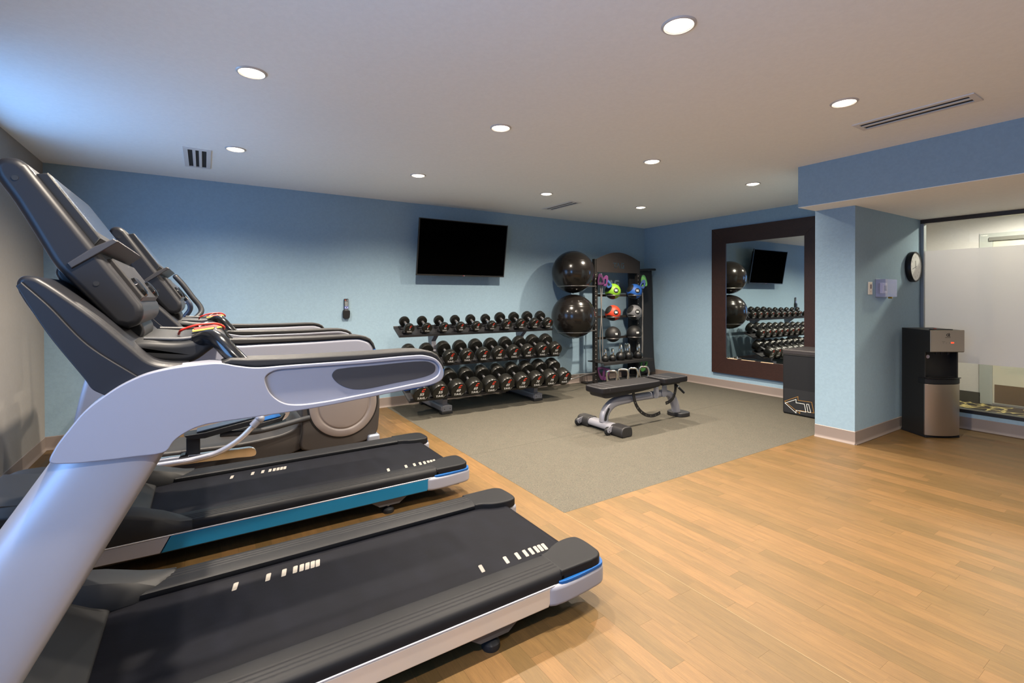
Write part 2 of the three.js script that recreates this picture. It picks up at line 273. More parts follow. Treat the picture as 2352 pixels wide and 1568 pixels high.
// ---------------------------------------------------------------- treadmills (built with the near outer side at z = 0, user end at +x)
{
  const beltTex = dataTex(512, 512, (x, y) => { const k = 0.86 + 0.22 * N16(x / 32, y / 90) + 0.12 * N64(x / 24, y / 8) + 0.14 * (N256(x, y) - 0.5); return [14 * k, 15 * k, 20 * k]; });
  const beltM = mat(0xffffff, 0.6, 0, { specularIntensity: 0.13, map: beltTex, bumpMap: wallBump, bumpScale: 0.0003 });
  const markM = mat(0x716d67, 0.6), railM = mat(0x131417, 0.5, 0, { specularIntensity: 0.28 }), hoodM = mat(0x1c1d1f, 0.5, 0, { specularIntensity: 0.6 }), shellM = mat(0x1a1b1f, 0.42, 0, { specularIntensity: 0.6 });
  const screenM = mat(0x6d7684, 0.2, 0, { clearcoat: 1, clearcoatRoughness: 0.05 });
  const arm = M.lavender, post = mat(0x8f9098, 0.4, 0.3);
  // side outlines traced in metres
  const capOut = smooth([[-0.301, 0.934], [-0.293, 0.963], [-0.265, 1.009], [-0.239, 1.045], [-0.204, 1.076], [-0.172, 1.099], [-0.126, 1.121], [-0.077, 1.132], [-0.025, 1.137], [0.034, 1.138], [0.072, 1.128], [0.119, 1.119], [0.204, 1.119], [0.409, 1.119], [0.565, 1.122], [0.615, 1.12], [0.659, 1.104], [0.681, 1.078], [0.687, 1.052], [0.68, 1.033], [0.649, 1.02], [0.565, 1.012], [0.408, 0.998], [0.269, 0.987], [0.142, 0.982], [0.027, 0.979], [0, 0.977], [-0.026, 0.97], [-0.053, 0.956], [-0.068, 0.943], [-0.084, 0.921], [-0.15, 0.919], [-0.219, 0.921], [-0.27, 0.925]], 150);
  const recess = smooth([[0.222, 1.108], [0.165, 1.105], [0.144, 1.09], [0.148, 1.06], [0.162, 1.035], [0.19, 1.012], [0.225, 1.003], [0.3, 1.003], [0.408, 1.012], [0.565, 1.027], [0.64, 1.036], [0.666, 1.05], [0.671, 1.072], [0.655, 1.095], [0.61, 1.107], [0.56, 1.109], [0.409, 1.107], [0.3, 1.108]], 90);
  const oval = smooth([[0.323, 1.078], [0.333, 1.093], [0.36, 1.097], [0.45, 1.098], [0.594, 1.1], [0.636, 1.095], [0.657, 1.08], [0.655, 1.062], [0.63, 1.05], [0.512, 1.036], [0.41, 1.027], [0.37, 1.035], [0.338, 1.055]], 70);
  const padOut = [[0.04, 1.137], [0.06, 1.147], [0.1, 1.143], [0.204, 1.139], [0.409, 1.137], [0.565, 1.138], [0.615, 1.136], [0.645, 1.13], [0.667, 1.117], [0.683, 1.095], [0.692, 1.068], [0.684, 1.066], [0.678, 1.082], [0.659, 1.106], [0.615, 1.121], [0.565, 1.123], [0.409, 1.12], [0.204, 1.12], [0.119, 1.12], [0.072, 1.129]];
  const tipOut = [[0.692, 1.068], [0.69, 1.045], [0.682, 1.03], [0.65, 1.016], [0.6, 1.01], [0.55, 1.006], [0.556, 1.013], [0.6, 1.018], [0.648, 1.023], [0.672, 1.035], [0.68, 1.052], [0.684, 1.067]];
  const finOut = [...smooth([[-0.036, 1.134], [-0.089, 1.14], [-0.118, 1.152], [-0.158, 1.194], [-0.225, 1.269], [-0.31, 1.348], [-0.331, 1.362], [-0.353, 1.362], [-0.362, 1.342], [-0.308, 1.228], [-0.243, 1.116], [-0.229, 1.09], [-0.205, 1.072]], 60, false), [-0.12, 1.115]];
  const finSide = [...smooth([[-0.351, 1.349], [-0.305, 1.294], [-0.237, 1.2], [-0.14, 1.113]], 24, false), ...smooth([[-0.205, 1.073], [-0.229, 1.091], [-0.243, 1.117], [-0.308, 1.229], [-0.36, 1.34]], 24, false)];
  const conOut = [...smooth([[-0.141, 1.278], [-0.143, 1.258], [-0.155, 1.238], [-0.175, 1.229]], 14, false), [-0.205, 1.238], [-0.318, 1.388], ...smooth([[-0.33, 1.41], [-0.395, 1.55], [-0.432, 1.622], [-0.43, 1.645], [-0.412, 1.66], [-0.388, 1.66], [-0.37, 1.647]], 24, false), [-0.145, 1.296]];
  const ring = (cx, cy, a, b, k = 28) => { const r = []; for (let i = 0; i < k; i++) { const t = i / k * Math.PI * 2, c = Math.cos(t), s = Math.sin(t), q = Math.pow(Math.abs(c), 3) + Math.pow(Math.abs(s), 3), m = Math.pow(q, -1 / 3); r.push([cx + a * c * m, cy, b * s * m]); } return r; };
  const uprightG = (zc) => { const g = loft([0.06, 0.2, 0.5, 0.8, 0.95].map((y) => { const l = -0.301 - 0.614 * (0.934 - y), r = -0.084 - 0.552 * (0.92 - y); return ring((l + r) / 2, y, (r - l) / 2, 0.044).map(([x, yy, z]) => [x, yy - (x - (l + r) / 2) * 0.03, z + zc]); })); return g; };

  const makeTreadmill = (label, pos, trimM, trimLabel) => {
    const t = thing('treadmill', label, 'treadmill', pos, 0);
    const W = 0.89, P = (n, g, m, o) => part(t, n, g, m, o);
    // deck
    P('deck_base', box(-0.9, 1.38, 0.075, 0.165, -W + 0.03, -0.03, 0.01), M.blackMatte);
    const belt = P('belt', metres(side([[-0.15, 0.165], [-0.74, 0.165], [-0.74, 0.19], [-0.15, 0.19]], -0.4, 1.345, 0.001), 0.7), beltM);
    part(belt, 'belt_return', (() => { const g = cyl(0.037, 0.037, 0.585, 28); g.rotateX(Math.PI / 2); g.translate(1.353, 0.1535, -0.445); return metres(g, 0.7); })(), beltM);
    const mg = crease(ext([[-0.0135, -0.027], [0.0, -0.027], [0.004, -0.023], [0.0135, 0.023], [0.0125, 0.027], [0.001, 0.027], [-0.004, 0.023]], 0, 0.0012, 0.0003, [], 1)); mg.rotateX(-Math.PI / 2);
    for (const x of [0.096, 0.211, 0.269, 0.311, 0.336, 0.358, 0.379, 0.399]) part(belt, 'belt_mark', mg, markM, { p: [x, 0.1895, -0.648] });
    for (const x of [0.961, 1.081, 1.14, 1.181, 1.212, 1.24, 1.262, 1.284]) part(belt, 'belt_mark', mg, markM, { p: [x, 0.1895, -0.234] });
    for (const s of [0, 1]) {
      const f = (z) => s ? -W - z : z, near = (pts) => pts.map(([z, y]) => [f(z), y]);
      // foot rail with shallow grip lines
      const rp = [[-0.004, 0.172], [-0.004, 0.195], [-0.012, 0.21], [-0.028, 0.2155], [-0.04, 0.216], [-0.042, 0.2145], [-0.05, 0.2145], [-0.052, 0.216], [-0.06, 0.216], [-0.062, 0.2145], [-0.07, 0.2145], [-0.072, 0.216], [-0.08, 0.216], [-0.082, 0.2145], [-0.09, 0.2145], [-0.092, 0.216], [-0.14, 0.215], [-0.152, 0.209], [-0.154, 0.193], [-0.14, 0.172]];
      const rail = P('side_rail', side(near(rp), -0.62, 1.212, 0), railM);
      // raised rear end of the rail
      const q = [[1.2, -0.004], ...smooth([[1.36, -0.004], [1.405, -0.012], [1.43, -0.036], [1.437, -0.075], [1.437, -0.165], [1.425, -0.192], [1.39, -0.203], [1.33, -0.2], [1.28, -0.185], [1.24, -0.162], [1.2, -0.1535]], 60, false)].map(([x, z]) => [x, f(z)]);
      part(rail, 'rail_end', plan(q, 0.172, 0.2165, 0.009, [], 4), railM);
      const trim = P('side_trim', (() => { const pts = [[-0.225, 0.092], [1.135, 0.092], [1.172, 0.166], [-0.185, 0.166]]; return ext(pts, Math.min(f(-0.002), f(-0.04)), Math.max(f(-0.002), f(-0.04)), 0.006, [], 3); })(), s ? M.silver : trimM, s ? {} : { label: trimLabel });
      part(trim, 'trim_front', ext([[-0.6, 0.1], [-0.229, 0.092], [-0.189, 0.166], [-0.6, 0.166]], Math.min(f(-0.002), f(-0.04)), Math.max(f(-0.002), f(-0.04)), 0.005), M.lavender);
      part(trim, 'trim_edge', box(-0.58, 1.168, 0.1665, 0.1725, Math.min(f(0), f(-0.03)), Math.max(f(0), f(-0.03)), 0.002), M.silver);
      const c = [[1.14, -0.001], [1.38, -0.001], [1.43, -0.014], [1.455, -0.045], [1.458, -0.09], [1.45, -0.17], [1.42, -0.19], [1.36, -0.19], [1.3, -0.16], [1.14, -0.06]].map(([x, z]) => [x, f(z)]);
      const cap = P('end_cap', plan(smooth(c, 60), 0.088, 0.172, 0.018, [], 5), M.lavender, { label: 'silver grey rear corner cap' });
      part(cap, 'accent_strip', plan(smooth([[1.185, -0.001], [1.38, -0.002], [1.428, -0.014], [1.448, -0.044], [1.45, -0.09], [1.442, -0.165], [1.36, -0.17], [1.24, -0.06]].map(([x, z]) => [x, f(z)]), 60), 0.166, 0.1805, 0.003), M.blue, { label: 'blue accent strip' });
      // uprights and handrails
      P('upright', uprightG(s ? -W + 0.06 : -0.06), post);
      const z0 = s ? -W + 0.008 : -0.1, z1 = s ? -W + 0.1 : -0.008;
      const hr = P('handrail', ext(capOut, z0, z1, 0.016, [], 4, 0.9), arm);
      const o0 = s ? -W : -0.0095, o1 = s ? -W + 0.0095 : 0;
      part(hr, 'rail_cover', ext(capOut, o0 - (s ? 0 : 0.012), o1 + (s ? 0.012 : 0), 0.0035, [recess], 3, 0.9), arm);
      part(hr, 'oval_inlay', ext(oval, s ? -W + 0.0055 : -0.01, s ? -W + 0.01 : -0.0055, 0.001), mat(0x2a2b30, 0.6), { label: 'dark oval inlay' });
      part(hr, 'top_pad', ext(padOut, z0 - 0.004, z1 + 0.004, 0.006, [], 3, 0.9), mat(0x262627, 0.55, 0, { specularIntensity: 0.5 }), { label: 'black rubber arm pad' });
      part(hr, 'accent_tip', ext(tipOut, z0 - 0.002, z1 + 0.002, 0.003), M.blue, { label: 'blue tip' });
      // bent grip from dash to arm pad
      const gz = (a) => s ? -W - a : a;
      P('grip', tube([[-0.02, 1.185, gz(-0.16)], [0.012, 1.2, gz(-0.125)], [0.035, 1.19, gz(-0.09)], [0.06, 1.16, gz(-0.07)], [0.09, 1.125, gz(-0.058)]], 0.022, 40, false, 18), M.blackGloss);
      part(rail, 'hood_wing', loft([[-0.62, 0.05, 0.2], [-0.45, 0.1, 0.19], [-0.32, 0.07, 0.175], [-0.22, 0.035, 0.16], [-0.15, 0.012, 0.12], [-0.1, 0.004, 0.05]].map(([x, hgt, w]) => [[-0.002, 0.174], [-0.002, 0.2], [-0.012, 0.214 + hgt * 0.8], [-0.03, 0.216 + hgt], [-w + 0.03, 0.216 + hgt], [-w, 0.205 + hgt * 0.3], [-w, 0.174]].map(([z, y]) => [x, y, f(z)])).map((r) => s ? r.reverse() : r)), hoodM);
      for (const x of [0.9, -0.7]) { const ft = P('levelling_foot', lathe([[0, 0], [0.034, 0], [0.036, 0.006], [0.034, 0.022], [0.02, 0.034], [0.01, 0.036], [0, 0.036]], 28), M.black, { p: [x, 0, f(-0.055)] }); part(ft, 'stem', cyl(0.009, 0.009, 0.07, 14), M.steel, { p: [0, 0.06, 0] }); }
      P('foot_housing', loft([[0.78, 0.09], [0.84, 0.05], [0.96, 0.05], [1.02, 0.09]].map(([x, y]) => [[x, 0.1, f(-0.02)], [x, y, f(-0.025)], [x, y, f(-0.09)], [x, 0.1, f(-0.1)]]).map((r) => s ? r.reverse() : r)), M.darkgrey);
    }
    // motor hood
    const hood = P('motor_hood', ext(smooth([[-0.99, 0.08], [-1.0, 0.2], [-0.98, 0.31], [-0.93, 0.365], [-0.82, 0.378], [-0.62, 0.345], [-0.45, 0.285], [-0.34, 0.225], [-0.29, 0.192], [-0.33, 0.165], [-0.5, 0.1]], 60), -W + 0.045, -0.045, 0.03, [], 4, 0.9), hoodM);
    part(hood, 'hood_panel', (() => { const g = box(-0.15, 0.15, 0, 0.012, -0.24, 0.24, 0.005); g.rotateZ(0.16 * -1); g.translate(-0.78, 0.366, -0.445); return g; })(), mat(0x1c1d20, 0.45));
    // dash shroud spanning both arms, console
    const sh = P('shroud', ext(finOut, -W + 0.03, -0.03, 0.012, [], 3, 0.8), shellM);
    for (const s of [0, 1]) part(sh, 'shroud_side', ext(finSide, s ? -W + 0.024 : -0.032, s ? -W + 0.032 : -0.024, 0.003), shellM);
    const dash = P('dash', ext(smooth([[-0.2, 1.185], [-0.15, 1.197], [-0.06, 1.19], [0.0, 1.2], [0.04, 1.208], [0.055, 1.2], [0.05, 1.185], [0.02, 1.165], [-0.03, 1.13], [-0.1, 1.13], [-0.17, 1.15]], 60), -W + 0.13, -0.13, 0.02, [], 4, 0.9), M.black);
    part(dash, 'dash_trim', (() => { const g = tube([[-0.14, 1.2, -0.16], [-0.05, 1.196, -0.15], [0.02, 1.206, -0.17], [0.03, 1.21, -0.3], [0.03, 1.21, -0.59], [0.02, 1.206, -0.72], [-0.05, 1.196, -0.74], [-0.14, 1.2, -0.73]], 0.005, 60); return g; })(), M.darkgrey);
    const stop = P('stop_button', (() => { const g = new RoundedBoxGeometry(0.085, 0.01, 0.07, 2, 0.004); g.rotateZ(0.14); g.translate(0.012, 1.211, -0.445); return g; })(), M.red, { label: 'red stop button' });
    part(stop, 'stop_border', (() => { const g = new RoundedBoxGeometry(0.092, 0.006, 0.077, 2, 0.002); g.rotateZ(0.14); g.translate(0.012, 1.2085, -0.445); return g; })(), M.yellow, { label: 'yellow border' });
    P('safety_lanyard', tube([[-0.07, 1.195, -0.4], [-0.06, 1.21, -0.36], [-0.02, 1.225, -0.35], [0.03, 1.228, -0.36], [0.055, 1.215, -0.4], [0.058, 1.205, -0.44]], 0.0036, 50), M.red, { label: 'red safety cord' });
    const con = P('console', ext(conOut, -0.73, -0.16, 0.02, [], 4, 0.8), shellM);
    part(con, 'mount_pod', ext(smooth([[-0.33, 1.41], [-0.345, 1.385], [-0.33, 1.35], [-0.22, 1.22], [-0.16, 1.19], [-0.15, 1.22], [-0.25, 1.36]], 40), -0.6, -0.29, 0.01), M.black);
    // face frame: along the console front edge from (-0.37,1.647) to (-0.145,1.296)
    const ux = 0.5396, uy = -0.8419, nx = 0.8419, ny = 0.5396, fx = (a, b) => [-0.37 + ux * a + nx * b, 1.647 + uy * a + ny * b];
    const slab = (a0, a1, b0, b1, z0, z1, r = 0.004) => ext([fx(a0, b0), fx(a0 + (a1 - a0) * 0.04, b1), fx(a1 - (a1 - a0) * 0.06, b1), fx(a1, b0)], z0, z1, r);
    const bez = part(con, 'screen_bezel', slab(0.02, 0.235, -0.006, 0.022, -0.71, -0.18, 0.005), M.black);
    part(bez, 'screen', slab(0.03, 0.205, 0.016, 0.0235, -0.69, -0.2, 0.001), screenM, { label: 'grey glossy screen' });
    part(con, 'reading_ledge', merge(ext([fx(0.246, -0.07), fx(0.236, 0.0), fx(0.238, 0.045), fx(0.25, 0.05), fx(0.256, 0.0), fx(0.262, -0.07)], -0.735, -0.68, 0.003), ext([fx(0.246, -0.07), fx(0.236, 0.0), fx(0.238, 0.045), fx(0.25, 0.05), fx(0.256, 0.0), fx(0.262, -0.07)], -0.21, -0.155, 0.003), ext([fx(0.236, 0), fx(0.238, 0.048), fx(0.25, 0.05), fx(0.256, 0.0)], -0.69, -0.2, 0.003)), mat(0x2d2b2b, 0.5));
    part(con, 'control_panel', slab(0.27, 0.41, -0.004, 0.012, -0.69, -0.2, 0.005), mat(0x1d1c1d, 0.4));
    for (const z of [-0.26, -0.63]) part(con, 'control_dial', (() => { const g = lathe([[0, 0.012], [0.022, 0.012], [0.03, 0.008], [0.032, 0]], 24); g.rotateZ(-Math.PI / 2 + Math.atan2(ny, nx)); const [x, y] = fx(0.37, 0.012); g.translate(x, y, z); return g; })(), M.blackGloss);
    for (const [a, b] of [[0.02, -0.038], [0.32, -0.05]]) part(con, 'screw_hole', (() => { const g = cyl(0.0065, 0.0065, 0.001, 16); g.rotateX(Math.PI / 2); const [x, y] = fx(a, b); g.translate(x, y, -0.1595); return g; })(), M.dark);
    return t;
  };
  makeTreadmill('treadmill with a plain silver strip along the side of its deck', [0, 0, -1.5], mat(0xc8c2ba, 0.35, 0.5), 'plain silver side strip');
  makeTreadmill('treadmill with a teal blue strip along the side of its deck, next to the elliptical', [0.045, 0, -2.83], M.teal, 'teal blue side strip');
}

// ---------------------------------------------------------------- elliptical trainer (coordinates in the room, moved to its base)
{
  const bx = 0.35, bz = -4.65, t = thing('elliptical_trainer', 'elliptical trainer with a round silver flywheel cover, between treadmill and back wall', 'elliptical', [bx, 0, bz]);
  const P = (n, g, m, o) => { g.translate(-bx, 0, -bz); return part(t, n, g, m, o); };
  const shell = mat(0x2e2b2a, 0.5);
  P('rear_housing', ext(smooth([[0.69, 0.03], [0.69, 0.2], [0.688, 0.32], [0.69, 0.47], [0.72, 0.6], [0.82, 0.7], [1.03, 0.735], [1.22, 0.69], [1.33, 0.56], [1.352, 0.38], [1.345, 0.2], [1.33, 0.1], [1.28, 0.04]], 80), -4.92, -4.35, 0.02, [], 4, 0.8), shell);
  P('base_beam', ext(smooth([[-0.62, 0.03], [-0.64, 0.12], [-0.55, 0.17], [-0.2, 0.16], [0.26, 0.15], [0.4, 0.16], [0.55, 0.178], [0.64, 0.215], [0.683, 0.3], [0.72, 0.3], [0.74, 0.15], [0.72, 0.03]], 70), -4.86, -4.41, 0.02, [], 3, 0.8), shell);
  for (const s of [1, -1]) {
    const g = lathe([[0, 0.012], [0.2, 0.012], [0.208, 0.01], [0.216, 0.003], [0.222, 0.003], [0.23, 0.01], [0.238, 0.012], [0.276, 0.012], [0.286, 0.006], [0.288, -0.01], [0, -0.01]], 80); g.rotateX(s * Math.PI / 2); g.translate(1.03, 0.385, s > 0 ? -4.34 : -4.93);
    const d = P('flywheel_cover', g, mat(0x706865, 0.5, 0.1), { label: 'round silver grey cover' });
    const r = new THREE.TorusGeometry(0.294, 0.009, 10, 72); r.translate(1.03 - bx, 0.385, (s > 0 ? -4.352 : -4.918) - bz); part(d, 'cover_rim', r, M.black);
  }
  P('rear_foot', box(1.235, 1.345, 0, 0.075, -4.95, -4.32, 0.02), mat(0x7b828e, 0.45, 0.3));
  P('front_foot', box(-0.68, -0.6, 0, 0.07, -4.95, -4.32, 0.02), M.black);
  for (const [z, dx, dy, m, lab] of [[-4.3, 0, 0.0, mat(0x2c3646, 0.35), 'dark glossy foot plate'], [-4.78, 0.24, -0.12, M.blue, 'foot plate with a blue mat']]) {
    const p = P('pedal', ext([[-0.13 + dx, 0.31 + dy], [-0.1 + dx, 0.278 + dy], [0.0 + dx, 0.272 + dy], [0.34 + dx, 0.335 + dy * 1.0], [0.37 + dx, 0.395 + dy], [0.36 + dx, 0.4 + dy], [0.33 + dx, 0.37 + dy], [0.0 + dx, 0.315 + dy]], z - 0.075, z + 0.075, 0.006), M.black, { label: lab });
    const q = ext([[-0.05 + dx, 0.318 + dy], [0.33 + dx, 0.376 + dy], [0.33 + dx, 0.384 + dy], [-0.05 + dx, 0.326 + dy]], z - 0.06, z + 0.06, 0.001); q.translate(-bx, 0, -bz); part(p, 'pedal_mat', q, m);
    P('pedal_post', box(-0.117 + dx, -0.03 + dx, 0.1, 0.285 + dy, z - 0.03, z + 0.03, 0.008), M.black);
    P('link_arm', tube([[0.1 + dx, 0.27 + dy, z], [0.35 + dx, 0.25 + dy * 0.8, z - 0.02], [0.75, 0.3, z - 0.05]], 0.022, 30), M.charcoal);
  }
  P('roller_ramp', ext(smooth([[-0.35, 0.15], [0.0, 0.155], [0.2, 0.15], [0.328, 0.136], [0.334, 0.082], [0.2, 0.082], [0.0, 0.09], [-0.35, 0.115]], 50), -4.29, -4.25, 0.004), M.chrome, { label: 'polished chrome ramp' });
  P('roller', (() => { const g = cyl(0.032, 0.032, 0.07, 24); g.rotateX(Math.PI / 2); g.translate(-0.13, 0.14, -4.26); return g; })(), M.blackGloss);
  const sw = P('swing_link', tube([[-0.62, 0.135, -4.2], [-0.267, 0.132, -4.2], [-0.08, 0.135, -4.2], [0.08, 0.16, -4.2], [0.22, 0.235, -4.2], [0.335, 0.345, -4.2]], 0.021, 60, false, 18), mat(0xbcbcc4, 0.3, 0.6), { label: 'curved silver link tube' });
  const kn = ball(0.361, 0.375, -4.2, 0.034, 24); kn.translate(-bx, 0, -bz); part(sw, 'ball_end', kn, M.lavender);
  const cu = bar([0.31, 0.323, -4.2], [0.361, 0.375, -4.2], 0.029, 20); cu.translate(-bx, 0, -bz); part(sw, 'end_sleeve', cu, M.lavender);
  P('front_column', loft([[-0.56, 0.1, 0.1, 0.09], [-0.46, 0.5, 0.08, 0.08], [-0.34, 0.9, 0.06, 0.07], [-0.26, 1.18, 0.05, 0.07]].map(([x, y, a, b]) => { const r = []; for (let i = 0; i < 24; i++) { const q = -i / 24 * Math.PI * 2; r.push([x + a * Math.cos(q), y, -4.65 + b * Math.sin(q)]); } return r; })), shell);
  P('front_shroud', ext(smooth([[-0.69, 0.79], [-0.722, 0.66], [-0.75, 0.52], [-0.768, 0.4], [-0.78, 0.2], [-0.76, 0.04], [-0.5, 0.03], [-0.42, 0.2], [-0.42, 0.5], [-0.44, 0.8], [-0.5, 0.92], [-0.6, 0.92], [-0.66, 0.87]], 80), -4.88, -4.38, 0.035, [], 4, 0.9), M.lavender, { label: 'silver grey front shroud' });
  P('console', (() => { const g = new RoundedBoxGeometry(0.05, 0.34, 0.46, 3, 0.02); g.rotateZ(0.5); g.translate(-0.36, 1.33, -4.65); return g; })(), M.black);
  const grip = (pts, r) => { const g = tube(pts, r, 60, false, 18), a = pts[0], b = pts[pts.length - 1]; return merge(g, ball(...a, r, 18), ball(...b, r, 18)); };
  const ha = P('handlebar', grip([[-0.275, 1.472, -4.42], [-0.2, 1.41, -4.44], [-0.12, 1.31, -4.45], [-0.092, 1.265, -4.45], [-0.09, 1.23, -4.46], [-0.12, 1.18, -4.48], [-0.2, 1.1, -4.52], [-0.3, 0.9, -4.55]], 0.0185), mat(0x2d3442, 0.35));
  const co = bar([-0.178, 1.385, -4.442], [-0.115, 1.3, -4.45], 0.0215, 20); co.translate(-bx, 0, -bz); part(ha, 'grip_collar', co, M.blackGloss);
  P('fixed_bar', bar([-0.23, 1.225, -4.46], [-0.115, 1.285, -4.45], 0.014), mat(0x9aa0ac, 0.35, 0.5));
  P('handlebar', grip([[-0.2, 1.495, -4.95], [-0.15, 1.43, -4.95], [-0.084, 1.325, -4.95], [-0.028, 1.24, -4.95], [-0.02, 1.2, -4.94], [-0.045, 1.16, -4.92], [-0.12, 1.1, -4.88], [-0.25, 0.95, -4.78]], 0.0215), mat(0x26282c, 0.45));
}

// ---------------------------------------------------------------- television, remote
{
  const t = thing('television', 'flat black television tilted down on the blue back wall', 'television', [2.795, 1.932, -5.475]);
  const th = Math.atan2(0.11, 0.685); t.rotation.x = th;
  part(t, 'housing', box(-0.6, 0.6, -0.3, 0.3, -0.055, -0.015, 0.015), M.black);
  const fr = part(t, 'frame', ext([[-0.626, -0.347], [0.626, -0.347], [0.626, 0.347], [-0.626, 0.347]], -0.02, 0.004, 0.002, [[[-0.614, -0.331], [0.614, -0.331], [0.614, 0.337], [-0.614, 0.337]]]), mat(0x2c2b2b, 0.4, 0.3));
  part(t, 'screen', box(-0.615, 0.615, -0.332, 0.338, -0.015, 0.001), mat(0x020202, 0.9, 0, { specularIntensity: 0 }), { label: 'black switched-off screen' });
  part(fr, 'maker_badge', (() => { const g = new THREE.PlaneGeometry(0.03, 0.012); g.translate(0.02, -0.34, 0.0045); return g; })(), mat(0xffffff, 0.5, 0, { map: canvasTex(128, 51, (c) => { c.fillStyle = '#2c2b2b'; c.fillRect(0, 0, 128, 51); c.fillStyle = '#c2264c'; c.beginPath(); c.arc(34, 25, 20, 0, 7); c.fill(); c.fillStyle = '#e8e8e8'; c.font = 'bold 40px sans-serif'; c.fillText('LG', 62, 40); }) }));
  part(t, 'wall_bracket', box(-0.2, 0.2, -0.12, 0.12, -0.205, -0.05, 0.004), M.darkgrey);
}
{
  const hld = thing('remote_holder', 'black plastic remote holder on the back wall', 'holder', [1.372, 1.125, ZB]);
  part(hld, 'pocket', ext(smooth([[-0.036, 0.045], [-0.037, -0.02], [-0.03, -0.042], [-0.015, -0.048], [0.015, -0.048], [0.03, -0.042], [0.037, -0.02], [0.036, 0.045], [0.025, 0.045], [-0.025, 0.045]], 40), 0.026, 0.036, 0.004), M.black);
  part(hld, 'back_plate', box(-0.034, 0.034, -0.04, 0.05, 0, 0.004, 0.002), M.black);
  for (const s of [-1, 1]) part(hld, 'side_wall', box(s * 0.033 - 0.004, s * 0.033 + 0.004, -0.035, 0.043, 0.003, 0.03, 0.003), M.black);
  const keys = canvasTex(128, 512, (c) => {
    c.fillStyle = '#141518'; c.fillRect(0, 0, 128, 512); c.fillStyle = '#d8402c'; c.beginPath(); c.arc(28, 24, 13, 0, 7); c.fill(); c.fillStyle = '#aab'; c.fillRect(84, 14, 26, 18);
    c.fillStyle = '#b9c0c4'; for (let i = 0; i < 4; i++) c.fillRect(12 + i * 28, 52, 20, 12);
    for (let r = 0; r < 5; r++) for (let k = 0; k < 3; k++) c.fillRect(16 + k * 36, 82 + r * 26, 24, 15);
    c.fillStyle = '#20367c'; c.fillRect(0, 214, 128, 84); c.fillStyle = '#a8b4ea'; c.fillRect(14, 226, 30, 40); c.fillRect(86, 226, 30, 40); c.fillStyle = '#d8dcec'; c.beginPath(); c.arc(64, 226, 10, 0, 7); c.fill(); for (let k = 0; k < 3; k++) c.fillRect(18 + k * 36, 274, 22, 15);
    c.fillStyle = '#8a8f94'; for (let k = 0; k < 3; k++) c.fillRect(18 + k * 36, 318, 22, 14); c.fillStyle = '#cfd2d4'; c.beginPath(); c.arc(64, 362, 11, 0, 7); c.fill();
  });
  const r = thing('remote_control', 'slim black remote with blue and white keys standing in the wall holder', 'remote', [1.372, 1.205, ZB + 0.016]);
  part(r, 'body', box(-0.0235, 0.0235, -0.105, 0.1, -0.009, 0.009, 0.006), M.black);
  part(r, 'keypad', (() => { const g = new THREE.PlaneGeometry(0.043, 0.19); g.translate(0, -0.001, 0.0094); return g; })(), mat(0xffffff, 0.5, 0, { map: keys }));
}
